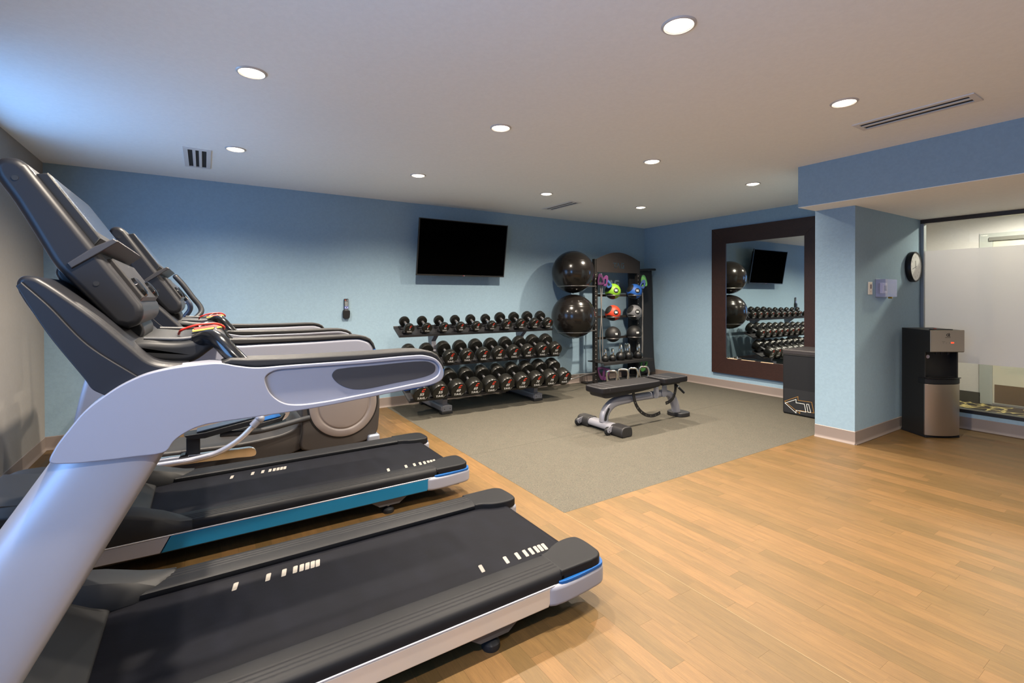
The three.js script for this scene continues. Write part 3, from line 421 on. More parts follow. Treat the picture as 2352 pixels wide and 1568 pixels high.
// ---------------------------------------------------------------- dumbbell rack and dumbbells
{
  const X0 = 1.84, X1 = 4.0, tiers = [[0.88, -5.2, 0.975, -5.4], [0.54, -5.06, 0.635, -5.27], [0.2, -4.9, 0.3, -5.12]];
  const t = thing('dumbbell_rack', 'three-tier black dumbbell rack on grey steel feet', 'weight rack', [(X0 + X1) / 2, 0, -5.3]);
  const ox = (X0 + X1) / 2, oz = -5.3, P = (n, g, m, o) => { g.translate(-ox, 0, -oz); return part(t, n, g, m, o); };
  const trayM = mat(0x1b1b1e, 0.45), legM = mat(0x7c7d86, 0.4, 0.4);
  const th = Math.atan2(0.095, 0.2);
  tiers.forEach(([yf, zf, yb, zb], k) => {
    const tr = P('tray', side([[zf, yf - 0.012], [zf + 0.006, yf + 0.012], [zf - 0.004, yf + 0.014], [zf - 0.012, yf + 0.006], [zb + 0.008, yb - 0.006], [zb, yb + 0.012], [zb - 0.008, yb + 0.01], [zb - 0.002, yb - 0.016], [zf - 0.014, yf - 0.014]], X0, X1, 0.001), trayM);
    if (k === 0) for (let i = 0; i < 10; i++) for (const e of [-1, 1]) {   // cradles
      const cx = X0 + 0.108 + i * 0.2155, g = merge(box(-0.056, -0.048, -0.006, 0.034, -0.012, 0.012, 0.002), box(0.048, 0.056, -0.006, 0.034, -0.012, 0.012, 0.002), box(-0.056, 0.056, -0.012, 0.004, -0.012, 0.012, 0.002));
      g.rotateX(th); const f = e > 0 ? 0.27 : 0.72; g.translate(cx - ox, yf + (yb - yf) * f + 0.014, zf + (zb - zf) * f - oz); part(tr, 'cradle', g, trayM);
    }
  });
  for (const x of [2.3, 3.565]) {
    P('upright', side([[-5.0, 0.08], [-4.985, 0.16], [-5.08, 0.2], [-5.16, 0.32], [-5.2, 0.42], [-5.12, 0.535], [-5.23, 0.57], [-5.29, 0.7], [-5.31, 0.8], [-5.22, 0.875], [-5.4, 0.962], [-5.43, 0.93], [-5.4, 0.75], [-5.33, 0.4], [-5.28, 0.15], [-5.27, 0.08]], x - 0.03, x + 0.03, 0.005), legM);
    const fo = P('foot', side([[-5.6, 0.03], [-4.945, 0.03], [-4.94, 0.08], [-4.96, 0.1], [-5.58, 0.1], [-5.6, 0.09]], x - 0.065, x + 0.065, 0.02, [], 4), legM);
    for (const [z0, z1] of [[-5.01, -4.935], [-5.61, -5.54]]) { const g = box(x - 0.068, x + 0.068, 0, 0.034, z0, z1, 0.006); g.translate(-ox, 0, -oz); part(fo, 'rubber_pad', g, M.black); }
    const g = box(x - 0.06, x + 0.06, 0.034, 0.098, -4.944, -4.934, 0.012); g.translate(-ox, 0, -oz); const ec = part(fo, 'end_cap', g, mat(0x4c4e55, 0.5));
    for (const s of [-1, 1]) { const h = cyl(0.006, 0.006, 0.002, 14); h.rotateX(Math.PI / 2); h.translate(x + s * 0.035 - ox, 0.062, -4.9335 - oz); part(fo, 'screw', h, M.dark); }
  }
  // dumbbells
  const headM = mat(0x141412, 0.3, 0, { specularIntensity: 0.7 }), handM = mat(0xc8c8cc, 0.2, 0.9);
  const faceTex = (n) => canvasTex(256, 256, (c) => {
    c.fillStyle = '#181713'; c.fillRect(0, 0, 256, 256);
    c.save(); c.translate(146, 46); c.transform(1, 0, -0.42, 1, 0, 0); c.lineWidth = 14; c.strokeStyle = '#e2402a'; c.lineJoin = 'round'; c.beginPath(); c.moveTo(17, -9); c.lineTo(17, -24); c.lineTo(-15, -24); c.lineTo(-15, 24); c.lineTo(17, 24); c.lineTo(17, 6); c.stroke(); c.restore();
    c.fillStyle = '#dcdcda'; c.textAlign = 'center'; c.save(); c.transform(1, 0, -0.14, 1, 18, 0); c.font = 'bold 70px sans-serif'; c.fillText(String(n), 128, 146); c.restore();
    c.font = 'bold 56px sans-serif'; c.save(); c.translate(124, 216); c.scale(1.3, 0.95); c.fillText('TAG', 0, 0); c.restore();
    c.strokeStyle = '#b9b9b4'; c.lineWidth = 5; c.beginPath(); c.arc(128, 128, 118, 0.5, 1.0); c.stroke();
  });
  const dias = { 5: 0.122, 10: 0.122, 15: 0.124, 20: 0.142, 25: 0.146, 30: 0.16, 35: 0.17, 40: 0.174, 45: 0.178, 50: 0.186, 55: 0.192, 60: 0.194, 65: 0.196, 70: 0.198, 75: 0.2 };
  const names = ['top', 'middle', 'bottom'], words = ['five', 'ten', 'fifteen', 'twenty', 'twenty-five', 'thirty', 'thirty-five', 'forty', 'forty-five', 'fifty', 'fifty-five', 'sixty', 'sixty-five', 'seventy', 'seventy-five'];
  tiers.forEach(([yf, zf, yb, zb], k) => {
    const th = Math.atan2(yb - yf, zf - zb);
    for (let j = 0; j < 5; j++) {
      const n = 5 * (k * 5 + j + 1), D = dias[n], R = D / 2, hl = 0.042 + 0.00112 * n, gap = 0.125, L = 2 * hl + gap;
      const hg = lathe([[0, 0], [R - 0.01, 0], [R - 0.003, 0.003], [R, 0.01], [R, hl - 0.012], [R - 0.004, hl - 0.003], [R - 0.012, hl], [0, hl]], 44); hg.rotateX(Math.PI / 2);
      const cone = lathe([[0, 0], [R * 0.62, 0], [R * 0.55, 0.008], [0.022, 0.014], [0, 0.014]], 32); cone.rotateX(Math.PI / 2);
      const handle = (() => { const g = lathe([[0.0145, -gap / 2 - 0.004], [0.0145, -0.04], [0.0165, 0], [0.0145, 0.04], [0.0145, gap / 2 + 0.004]], 24); g.rotateX(Math.PI / 2); return g; })();
      const fg = new THREE.CircleGeometry(R * 0.86, 40), fm = mat(0xffffff, 0.4, 0, { map: faceTex(n) });
      for (const i of [0, 1]) {
        const x = X0 + 0.108 + (j * 2 + i) * 0.2155, mid = 0.5, lift = R + (k === 0 ? 0.024 : 0.012);
        const y = yf + (yb - yf) * mid + Math.cos(th) * lift, z = zf + (zb - zf) * mid + Math.sin(th) * lift;
        const d = thing('dumbbell', `black round-headed dumbbell marked ${n} (${words[n / 5 - 1]}) on the ${names[k]} tier`, 'dumbbell', [x, y, z], 0, `pair of dumbbells marked ${n}`);
        d.rotation.x = th;
        const h1 = part(d, 'head', hg, headM, { p: [0, 0, gap / 2] }), h2 = part(d, 'head', hg, headM, { p: [0, 0, -gap / 2], r: [0, Math.PI, 0] });
        part(h1, 'face_print', fg, fm, { p: [0, 0, hl + 0.0006] }); part(h2, 'face_print', fg, fm, { p: [0, 0, hl + 0.0006] });
        part(d, 'handle', handle, handM, { label: 'chrome handle' });
      }
    }
  });
}
// ---------------------------------------------------------------- storage tower
const TZ = -5.33, TXL = 4.89, TXR = 5.79;
{
  const t = thing('storage_tower', 'dark steel accessory tower with arched sign panel reading TAG', 'storage rack', [(TXL + TXR) / 2, 0, TZ]);
  const ox = (TXL + TXR) / 2, P = (n, g, m, o) => { g.translate(-ox, 0, -TZ); return part(t, n, g, m, o); };
  const steel = mat(0x2e2b29, 0.45, 0.3), rod = mat(0x8a8784, 0.3, 0.8), holeM = mat(0xbab6b0, 0.5);
  for (const x of [TXL, TXR]) {
    const po = P('post', box(x - 0.03, x + 0.03, 0.02, 1.885, TZ - 0.03, TZ + 0.03, 0.004), steel);
    for (let i = 0; i < 26; i++) { const g = cyl(0.0055, 0.0055, 0.0015, 12); g.rotateX(Math.PI / 2); g.translate(x - 0.012 - ox, 0.1 + i * 0.062, 0.0308); part(po, 'peg_hole', g, holeM); }
    P('base_foot', box(x - 0.035, x + 0.035, 0, 0.03, TZ - 0.28, TZ + 0.3, 0.008), steel);
  }
  // sign panel, the letters cut through it
  const top = []; for (let i = 0; i <= 24; i++) { const u = i / 24; top.push([TXR - (TXR - TXL) * u, 1.885 + 0.115 * Math.sin(Math.PI * u)]); }
  const lx = 5.345, ly = 1.80, lh = 0.085;
  const T = [[0, 1], [0.95, 1], [0.95, 0.8], [0.6, 0.8], [0.6, 0], [0.38, 0], [0.38, 0.8], [0.12, 0.8]], A = [[0.72, 0], [1.22, 1], [1.5, 1], [1.9, 0], [1.66, 0], [1.36, 0.72], [0.96, 0]], G = [[1.98, 0.15], [1.98, 0.85], [2.12, 1], [2.85, 1], [2.85, 0.8], [2.22, 0.8], [2.22, 0.2], [2.62, 0.2], [2.62, 0.4], [2.42, 0.4], [2.42, 0.56], [2.85, 0.56], [2.85, -0.12], [2.66, 0], [2.12, 0]];
  const cut = [T, A, G].map((l) => l.map(([a, b]) => [lx + (a - 1.42) * lh, ly + (b - 0.5) * lh]));
  P('sign_panel', ext([[TXL, 1.69], [TXR, 1.69], ...top], TZ + 0.03, TZ + 0.036, 0.0008, cut, 1, 0.4), mat(0x352f2c, 0.5, 0.2), { label: 'arched sign panel with cut-out letters' });
  for (const [y] of [[1.345], [1.02], [0.7]]) {
    const cb = P('crossbar', box(TXL, TXR, y - 0.018, y + 0.018, TZ - 0.02, TZ - 0.01, 0.002), steel);
    for (const x of [5.17, 5.63]) {
      const g = new THREE.TorusGeometry(0.1, 0.007, 12, 48); g.rotateX(Math.PI / 2); g.translate(x - ox, y, -5.245 - TZ); const rg = part(cb, 'ball_ring', g, rod);
    }
  }
  // stability ball rings out to the left
  for (const [y, r] of [[1.477, 0.225], [0.825, 0.225]]) { const g = merge((() => { const q = new THREE.TorusGeometry(r, 0.009, 12, 64); q.rotateX(Math.PI / 2); q.translate(4.45, y, -5.3); return q; })(), bar([4.66, y, -5.36], [TXL, y, -5.36], 0.009), bar([4.66, y, -5.24], [TXL, y, -5.3], 0.009)); P('ball_ring', g, rod); }
  P('lower_loop', tube([[TXL, 0.2, -5.3], [4.65, 0.2, -5.25], [4.3, 0.18, -5.16], [4.16, 0.16, -5.3], [4.3, 0.16, -5.45], [4.6, 0.18, -5.42], [TXL, 0.18, -5.36]], 0.009, 70), rod);
  P('kettlebell_shelf', side([[-5.1, 0.325], [-5.1, 0.36], [-5.106, 0.362], [-5.46, 0.362], [-5.46, 0.35], [-5.12, 0.35], [-5.12, 0.325]], 4.86, 5.9, 0.001), mat(0x1c1b1b, 0.6));
  P('base_shelf', box(4.86, 5.85, 0.03, 0.05, -5.45, -5.02, 0.004), mat(0x1c1b1b, 0.6));
  P('mat_arm', tube([[TXR, 1.74, -5.36], [5.9, 1.75, -5.36], [6.1, 1.765, -5.37], [6.26, 1.77, -5.38]], 0.018, 30), steel);
}
// ---------------------------------------------------------------- stability balls
{
  const m = mat(0x171412, 0.2, 0, { specularIntensity: 0.7, clearcoat: 0.25, clearcoatRoughness: 0.1 });
  const make = (label, x, y, z, r) => {
    const t = thing('stability_ball', label, 'exercise ball', [x, y, z]);
    const pts = []; for (let i = 0; i <= 150; i++) { const a = -Math.PI / 2 + i / 150 * Math.PI, s = Math.sin(a), band = Math.abs(s) > 0.42 && Math.abs(s) < 0.93 ? 1 : 0.12; const rr = r * (1 + 0.0016 * band * Math.sin(s * 62)); pts.push([rr * Math.cos(a), rr * Math.sin(a)]); }
    part(t, 'skin', new THREE.LatheGeometry(pts.map(([a, b]) => new THREE.Vector2(Math.max(a, 1e-5), b)), 80), m);
    const g = cyl(0.012, 0.014, 0.006, 16); part(t, 'valve', g, M.black, { p: [0, -r - 0.001, 0] });
  };
  make('black ribbed stability ball on the upper ring, level with the television', 4.443, 1.677, -5.3, 0.302);
  make('black ribbed stability ball on the lower ring, beside the dumbbells', 4.448, 1.043, -5.3, 0.316);
}
// ---------------------------------------------------------------- medicine balls
{
  const toCam = V(-5.17, 0, 5.25).normalize();
  const ballTex = (col, n) => {
    const e = [-1, 1]; const patches = [V(-0.95, 0.75, 0.75), V(-0.45, -1.05, 0.75), V(1, 0.7, -1), V(0.8, -0.9, -0.8), V(-0.6, 0.2, -1)].map((v) => v.normalize()), logo = V(0.45, 0.12, 0.95).normalize();
    const up = V(0, 1, 0), rt = new THREE.Vector3().crossVectors(up, logo).normalize(), lu = new THREE.Vector3().crossVectors(logo, rt);
    const W = 96, num = document.createElement('canvas'); num.width = num.height = W; const c = num.getContext('2d'); c.fillStyle = '#000'; c.fillRect(0, 0, W, W); c.fillStyle = '#fff'; c.font = 'bold 62px sans-serif'; c.textAlign = 'center'; c.fillText(n, W / 2, 70); const im = c.getImageData(0, 0, W, W).data;
    return dataTex(512, 256, (x, y) => {
      const ph = x / 512 * Math.PI * 2, th = (1 - (y + 0.5) / 256) * Math.PI, d = V(-Math.cos(ph) * Math.sin(th), Math.cos(th), Math.sin(ph) * Math.sin(th));
      const a = Math.acos(Math.min(1, d.dot(logo)));
      if (a < 0.34) { const u = d.dot(rt) / 0.26, v = d.dot(lu) / 0.26; if (Math.abs(u) < 1 && Math.abs(v) < 1) { const i = (Math.floor((0.5 - v / 2) * W) * W + Math.floor((0.5 + u / 2) * W)) * 4; if (im[i] > 120) return [236, 236, 232]; } if (col || a < 0) return [18, 18, 19]; }
      if (!col) return [20, 19, 19];
      for (const p of patches) if (Math.acos(Math.max(-1, Math.min(1, d.dot(p)))) < 0.63) return [22, 22, 22];
      return col;
    }, true, false);
  };
  const put = (label, col, n, x, y) => {
    const m = thing('medicine_ball', label, 'medicine ball', [x, y, -5.245], Math.atan2(-x, 5.245));
    part(m, 'skin', new THREE.SphereGeometry(0.118, 48, 32), mat(0xffffff, 0.55, 0, { map: ballTex(col, n) }));
    part(m, 'valve', cyl(0.004, 0.004, 0.004, 10), M.black, { p: [0, 0.118, 0] });
  };
  put('lime green and black medicine ball on the tower', [112, 160, 30], '08', 5.17, 1.404);
  put('blue and black medicine ball on the tower', [34, 88, 166], '02', 5.63, 1.404);
  put('orange red and black medicine ball on the tower', [184, 54, 27], '06', 5.17, 1.079);
  put('grey and black medicine ball on the tower', [104, 104, 106], '04', 5.63, 1.079);
  put('all-black medicine ball marked 10 under the orange red one', null, '10', 5.17, 0.759);
  put('all-black medicine ball marked 09 under the grey one', null, '09', 5.63, 0.759);
}
// ---------------------------------------------------------------- kettlebells
{
  const body = mat(0x151515, 0.32), chrome = mat(0xd0ccc6, 0.12, 1);
  const make = (label, group, x, y, z, r, hw, hh, turn, square) => {
    const k = thing('kettlebell', label, 'kettlebell', [x, y, z], turn, group);
    const pts = [[0, 0], [r * 0.62, 0], [r * 0.7, 0.004]]; for (let i = 1; i <= 22; i++) { const a = -0.9 + i / 22 * 2.35; pts.push([r * Math.cos(a), r * 0.82 + r * Math.sin(a)]); } pts.push([0, r * 1.83]);
    part(k, 'body', lathe(pts, 40), body);
    const b = r * 1.35, t = r * 1.4 + hh, w = hw;
    const p = square ? [[-w * 0.8, b, 0], [-w, b + (t - b) * 0.45, 0], [-w * 0.92, t - 0.012, 0], [-w * 0.7, t, 0], [w * 0.7, t, 0], [w * 0.92, t - 0.012, 0], [w, b + (t - b) * 0.45, 0], [w * 0.8, b, 0]] : [[-w * 0.72, b, 0], [-w * 0.98, b + (t - b) * 0.4, 0], [-w * 0.95, b + (t - b) * 0.72, 0], [-w * 0.62, t - 0.004, 0], [0, t, 0], [w * 0.62, t - 0.004, 0], [w * 0.95, b + (t - b) * 0.72, 0], [w * 0.98, b + (t - b) * 0.4, 0], [w * 0.72, b, 0]];
    part(k, 'handle', tube(p, 0.0145 * (r > 0.085 ? 1.15 : 0.95), 60, false, 16), chrome, { label: 'chrome handle' });
  };
  const edge = 1.05;
  make('small kettlebell with chrome handle at the post end of the shelf', 'kettlebells on the tower shelf', 5.0, 0.362, -5.23, 0.056, 0.043, 0.1, edge);
  make('small kettlebell with chrome handle between the end one and the tall one', 'kettlebells on the tower shelf', 5.14, 0.362, -5.22, 0.056, 0.043, 0.1, edge);
  make('tall kettlebell with chrome handle under the black ball marked 10', 'kettlebells on the tower shelf', 5.305, 0.362, -5.22, 0.073, 0.05, 0.135, edge);
  make('tall kettlebell with chrome handle right beside the crowded shelf end', 'kettlebells on the tower shelf', 5.485, 0.362, -5.23, 0.072, 0.05, 0.135, edge);
  make('kettlebell with chrome handle tucked behind another on the shelf', 'kettlebells on the tower shelf', 5.58, 0.362, -5.37, 0.064, 0.046, 0.13, edge);
  make('kettlebell with chrome handle in front of another at the green band end', 'kettlebells on the tower shelf', 5.7, 0.362, -5.23, 0.068, 0.048, 0.13, edge);
  const lab = ['large kettlebell with squared chrome handle next to the purple band', 'large kettlebell with squared chrome handle beside a round-handled one', 'large kettlebell with rounded chrome handle beside a square-handled one', 'large kettlebell with rounded chrome handle below the green band'];
  [4.83, 5.05, 5.25, 5.48].forEach((x, i) => make(lab[i], 'large kettlebells on the floor', x, 0.001, -4.92, 0.088, 0.07, 0.148 + i * 0.004, -0.75, i < 2));
}
// ---------------------------------------------------------------- resistance bands
{
  const grey = mat(0x77736f, 0.45), make = (label, x, z, cols, y0, y1, s) => {
    const b = thing('resistance_band', label, 'resistance band', [x, y1, z]); const h = y0 - y1;
    part(b, 'cord', tube([[0, h - 0.12, 0], [0.012 * s, h * 0.6, 0.006], [-0.01 * s, h * 0.3, 0], [0.02 * s, 0.12, 0.004]], 0.0065, 40, false, 10), grey);
    part(b, 'cord', tube([[0.035 * s, h - 0.13, 0.012], [0.01 * s, h * 0.65, 0.014], [0.035 * s, h * 0.35, 0.01], [0.035 * s, 0.13, 0.008]], 0.0065, 40, false, 10), grey);
    const loop = (cx, cy, a, hh, ww, m, dz = 0.02) => part(b, 'handle_strap', (() => { const g = ext(smooth([[-0.018, hh / 2], [-ww / 2, -hh / 2 + 0.02], [-ww / 2 + 0.01, -hh / 2], [ww / 2 - 0.01, -hh / 2], [ww / 2, -hh / 2 + 0.02], [0.018, hh / 2]], 40), -0.02, 0.02, 0.005, [smooth([[-0.003, hh / 2 - 0.05], [-ww / 2 + 0.024, -hh / 2 + 0.032], [ww / 2 - 0.024, -hh / 2 + 0.032], [0.003, hh / 2 - 0.05]], 30)]); g.rotateZ(a); g.rotateY(-0.75); g.translate(cx, cy, dz); return g; })(), m);
    loop(-0.01 * s, h - 0.1, 0.1, 0.16, 0.1, cols[0]); loop(0.05 * s, h - 0.12, -0.3 * s, 0.15, 0.09, cols[1], 0.05); loop(0.1 * s, h - 0.16, 0.5 * s, 0.13, 0.08, cols[2], 0.06);
    loop(0.01 * s, 0.05, Math.PI + 0.1, 0.18, 0.11, cols[0]); loop(0.06 * s, 0.04, Math.PI - 0.25, 0.17, 0.1, cols[1], 0.05);
    part(b, 'hook', bar([0, h - 0.02, -0.04], [0, h - 0.02, 0.03], 0.006), M.chrome);
  };
  make('grey resistance bands with purple and blue handles on the tower post', 4.93, -5.26, [mat(0x42143f, 0.5), mat(0x5c2258, 0.5), mat(0x264e82, 0.5)], 1.68, 0.14, 1);
  make('grey resistance bands with green and blue handles on the tower post', 5.83, -5.26, [mat(0x2e7038, 0.5), mat(0x508f44, 0.5), mat(0x2c4a80, 0.5)], 1.68, 0.2, -0.6);
}
// ---------------------------------------------------------------- hanging exercise mats
{
  const make = (lab, x0, x1, z, bow, m) => {
    const rings = []; const N = 26; for (let i = 0; i <= N; i++) { const u = i / N, y = 1.752 - u * 1.66, dz = bow * Math.pow(u, 3) + 0.012 * Math.sin(u * 5), xx = 0.05 * Math.pow(u, 2.5); rings.push([[x0 + xx * 0.2, y, z + dz], [x0 + xx * 0.2, y, z + dz - 0.011], [x1 + xx, y, z + dz - 0.011], [x1 + xx, y, z + dz]].reverse()); }
    const o = thing('exercise_mat', lab, 'exercise mat', [(x0 + x1) / 2, 0, z], 0, 'black mats hanging beside the tower');
    const g = loft(rings); g.translate(-(x0 + x1) / 2, 0, -z); part(o, 'sheet', g, m);
    for (const s of [0.12, 0.88]) { const q = new THREE.TorusGeometry(0.012, 0.003, 8, 20); q.rotateY(Math.PI / 2); q.translate((x1 - x0) * (s - 0.5), 1.755, -0.006); part(o, 'eyelet', q, M.steel); }
  };
  make('black foam mat hanging beside the tower, frontmost of three', 5.68, 6.2, -5.4, 0.05, mat(0x1d1d20, 0.6)); make('black foam mat hanging beside the tower, between two others', 5.7, 6.22, -5.43, 0.03, mat(0x222226, 0.6)); make('black foam mat hanging beside the tower, closest to the back wall', 5.72, 6.25, -5.46, 0.0, mat(0x1a1a1c, 0.6));
}
// ---------------------------------------------------------------- weight bench
{
  const bx = 3.8, bz = -3.49, t = thing('weight_bench', 'adjustable bench with black padded seat and grey steel frame', 'bench', [bx, 0, bz]);
  const P = (n, g, m, o) => { g.translate(-bx, 0, -bz); return part(t, n, g, m, o); };
  const vinyl = mat(0x171618, 0.42, 0, { specularIntensity: 0.5 }), grey = mat(0x8b8b93, 0.4, 0.35), stitch = mat(0x4e4d50, 0.6), blk = mat(0x1b1a1b, 0.5);
  const pad = (name, x0, x1, yt, seams, slope) => {
    const q = smooth([[x0, -3.365], [x0 + 0.025, -3.342], [x0 + 0.08, -3.335], [x1 - 0.05, -3.335], [x1 - 0.012, -3.345], [x1, -3.38], [x1, -3.56], [x1 - 0.012, -3.595], [x1 - 0.05, -3.605], [x0 + 0.08, -3.605], [x0 + 0.025, -3.598], [x0, -3.575]], 90);
    const g = plan(q, yt - 0.062, yt, 0.014, [], 4); const p = P(name, g, vinyl);
    const edge = q.map(([x, z]) => [(x - (x0 + x1) / 2) * 0.985 + (x0 + x1) / 2 - bx, yt - 0.0035, (z + 3.47) * 0.955 - 3.47 - bz]);
    part(p, 'piping', tube(edge, 0.0016, 160, true, 6), stitch);
    for (const x of seams) part(p, 'stitching', tube([[x - bx, yt - 0.03, -3.335 - bz], [x - bx, yt - 0.006, -3.338 - bz], [x - bx, yt + 0.0004, -3.352 - bz], [x - bx, yt + 0.0006, -3.47 - bz], [x - bx, yt + 0.0004, -3.59 - bz]], 0.0014, 40, false, 6), stitch);
    return p;
  };
  pad('back_pad', 3.16, 3.985, 0.452, [3.25, 3.34]); pad('seat_pad', 4.045, 4.42, 0.462, [4.16]);
  P('back_bracket', ext(smooth([[3.19, 0.39], [3.2, 0.36], [3.24, 0.342], [3.42, 0.345], [3.9, 0.37], [4.0, 0.385], [4.0, 0.395], [3.19, 0.395]], 50), -3.56, -3.38, 0.006), blk);
  P('seat_bracket', box(4.08, 4.36, 0.375, 0.402, -3.54, -3.4, 0.006), blk);
  // arched spine: thick oval tube
  const mid = [[3.315, 0.085], [3.322, 0.15], [3.37, 0.215], [3.45, 0.258], [3.56, 0.272], [3.8, 0.273], [4.05, 0.272], [4.2, 0.273], [4.28, 0.25], [4.345, 0.19], [4.385, 0.12], [4.405, 0.035]];
  const cur = new THREE.CatmullRomCurve3(mid.map(([x, y]) => V(x, y, -3.49)), false, 'centripetal'), rings = [];
  for (let i = 0; i <= 60; i++) { const u = i / 60, p = cur.getPoint(u), d = cur.getTangent(u), r = []; const w = 0.045 - (u > 0.4 && u < 0.78 ? 0.008 : 0); for (let k = 0; k < 24; k++) { const a = k / 24 * Math.PI * 2, c = Math.cos(a), s = Math.sin(a), m = Math.pow(Math.pow(Math.abs(c), 3) + Math.pow(Math.abs(s), 3), -1 / 3); r.push([p.x - d.y * c * m * w, p.y + d.x * c * m * w, p.z + s * m * 0.036]); } rings.push(r); }
  const sp = P('spine', loft(rings), grey);
  const dec = ext(smooth([[3.29, 0.105], [3.3, 0.16], [3.325, 0.2], [3.345, 0.225], [3.36, 0.215], [3.345, 0.18], [3.325, 0.14], [3.318, 0.105]], 40), -3.4545, -3.4525, 0.0005); dec.translate(-bx, 0, -bz); part(sp, 'frame_decal', dec, M.blackMatte);
  // front cross foot with end caps, wheels
  const fb = P('cross_foot', (() => { const g = ext(smooth([[3.27, 0.03], [3.262, 0.055], [3.28, 0.085], [3.32, 0.092], [3.37, 0.085], [3.385, 0.06], [3.38, 0.03], [3.33, 0.022]], 40), -3.8, -3.2, 0.004); return g; })(), grey);
  for (const [z0, z1] of [[-3.35, -3.185], [-3.83, -3.66]]) { const g = ext(smooth([[3.262, 0.006], [3.254, 0.05], [3.275, 0.092], [3.325, 0.1], [3.38, 0.092], [3.397, 0.05], [3.39, 0.006], [3.325, 0.0]], 40), z0, z1, 0.012); g.translate(-bx, 0, -bz); part(fb, 'end_cap', g, blk, { label: 'black rubber end cap' }); }
  for (const z of [-3.34, -3.77]) {
    const w = P('transport_wheel', (() => { const g = lathe([[0, -0.016], [0.02, -0.016], [0.036, -0.013], [0.04, -0.006], [0.04, 0.006], [0.036, 0.013], [0.02, 0.016], [0, 0.016]], 32); g.rotateX(Math.PI / 2); g.translate(3.225, 0.041, z); return g; })(), M.black);
    const b = ext(smooth([[3.285, 0.085], [3.225, 0.082], [3.2, 0.065], [3.205, 0.035], [3.225, 0.025], [3.25, 0.035], [3.285, 0.05]], 36), z + 0.017, z + 0.021, 0.001); b.translate(-bx, 0, -bz); part(w, 'wheel_bracket', b, grey);
    const c = cyl(0.006, 0.006, 0.004, 14); c.rotateX(Math.PI / 2); c.translate(3.225 - bx, 0.041, z + 0.0225 - bz); part(w, 'axle_bolt', c, M.chrome);
  }
  P('rear_foot', plan(smooth([[4.35, -3.56], [4.36, -3.41], [4.4, -3.385], [4.5, -3.385], [4.53, -3.42], [4.53, -3.56], [4.5, -3.6], [4.4, -3.6]], 50), 0, 0.045, 0.008), blk);
  // slotted adjustment arcs
  const arc = (pts, holes) => { const c = new THREE.CatmullRomCurve3(pts.map(([x, y]) => V(x, y, 0))), A = [], B = []; for (let i = 0; i <= 30; i++) { const u = i / 30, p = c.getPoint(u), d = c.getTangent(u); A.push([p.x - d.y * 0.017, p.y + d.x * 0.017]); B.unshift([p.x + d.y * 0.017, p.y - d.x * 0.017]); } const hs = []; for (let k = 0; k < holes; k++) { const p = c.getPoint(0.1 + 0.82 * k / (holes - 1)), h = []; for (let j = 0; j < 12; j++) h.push([p.x + 0.0065 * Math.cos(j / 12 * 6.2832), p.y + 0.0065 * Math.sin(j / 12 * 6.2832)]); hs.push(h); } return ext([...A, ...B], -3.43, -3.422, 0.001, hs, 1); };
  P('back_adjuster', arc([[3.66, 0.36], [3.675, 0.28], [3.71, 0.205], [3.77, 0.14], [3.85, 0.094], [3.94, 0.073], [4.02, 0.078], [4.065, 0.09]], 8), blk);
  P('seat_adjuster', arc([[4.31, 0.39], [4.31, 0.3], [4.275, 0.225], [4.215, 0.19], [4.155, 0.178]], 5), blk);
  for (const x of [4.03, 4.16]) { const g = P('pivot_bracket', ext(smooth([[x - 0.032, 0.25], [x - 0.03, 0.37], [x - 0.015, 0.392], [x + 0.015, 0.392], [x + 0.03, 0.37], [x + 0.032, 0.25]], 30), -3.452, -3.444, 0.002), grey); const c = cyl(0.014, 0.014, 0.006, 20); c.rotateX(Math.PI / 2); c.translate(x - bx, 0.367, -3.442 - bz); part(g, 'pivot_bolt', c, M.chrome); }
  const lv = P('pop_pin_lever', bar([4.29, 0.365, -3.4], [4.395, 0.272, -3.38], 0.012), M.black); const lc = bar([4.307, 0.35, -3.397], [4.316, 0.342, -3.395], 0.0135); lc.translate(-bx, 0, -bz); part(lv, 'lever_collar', lc, M.chrome);
}
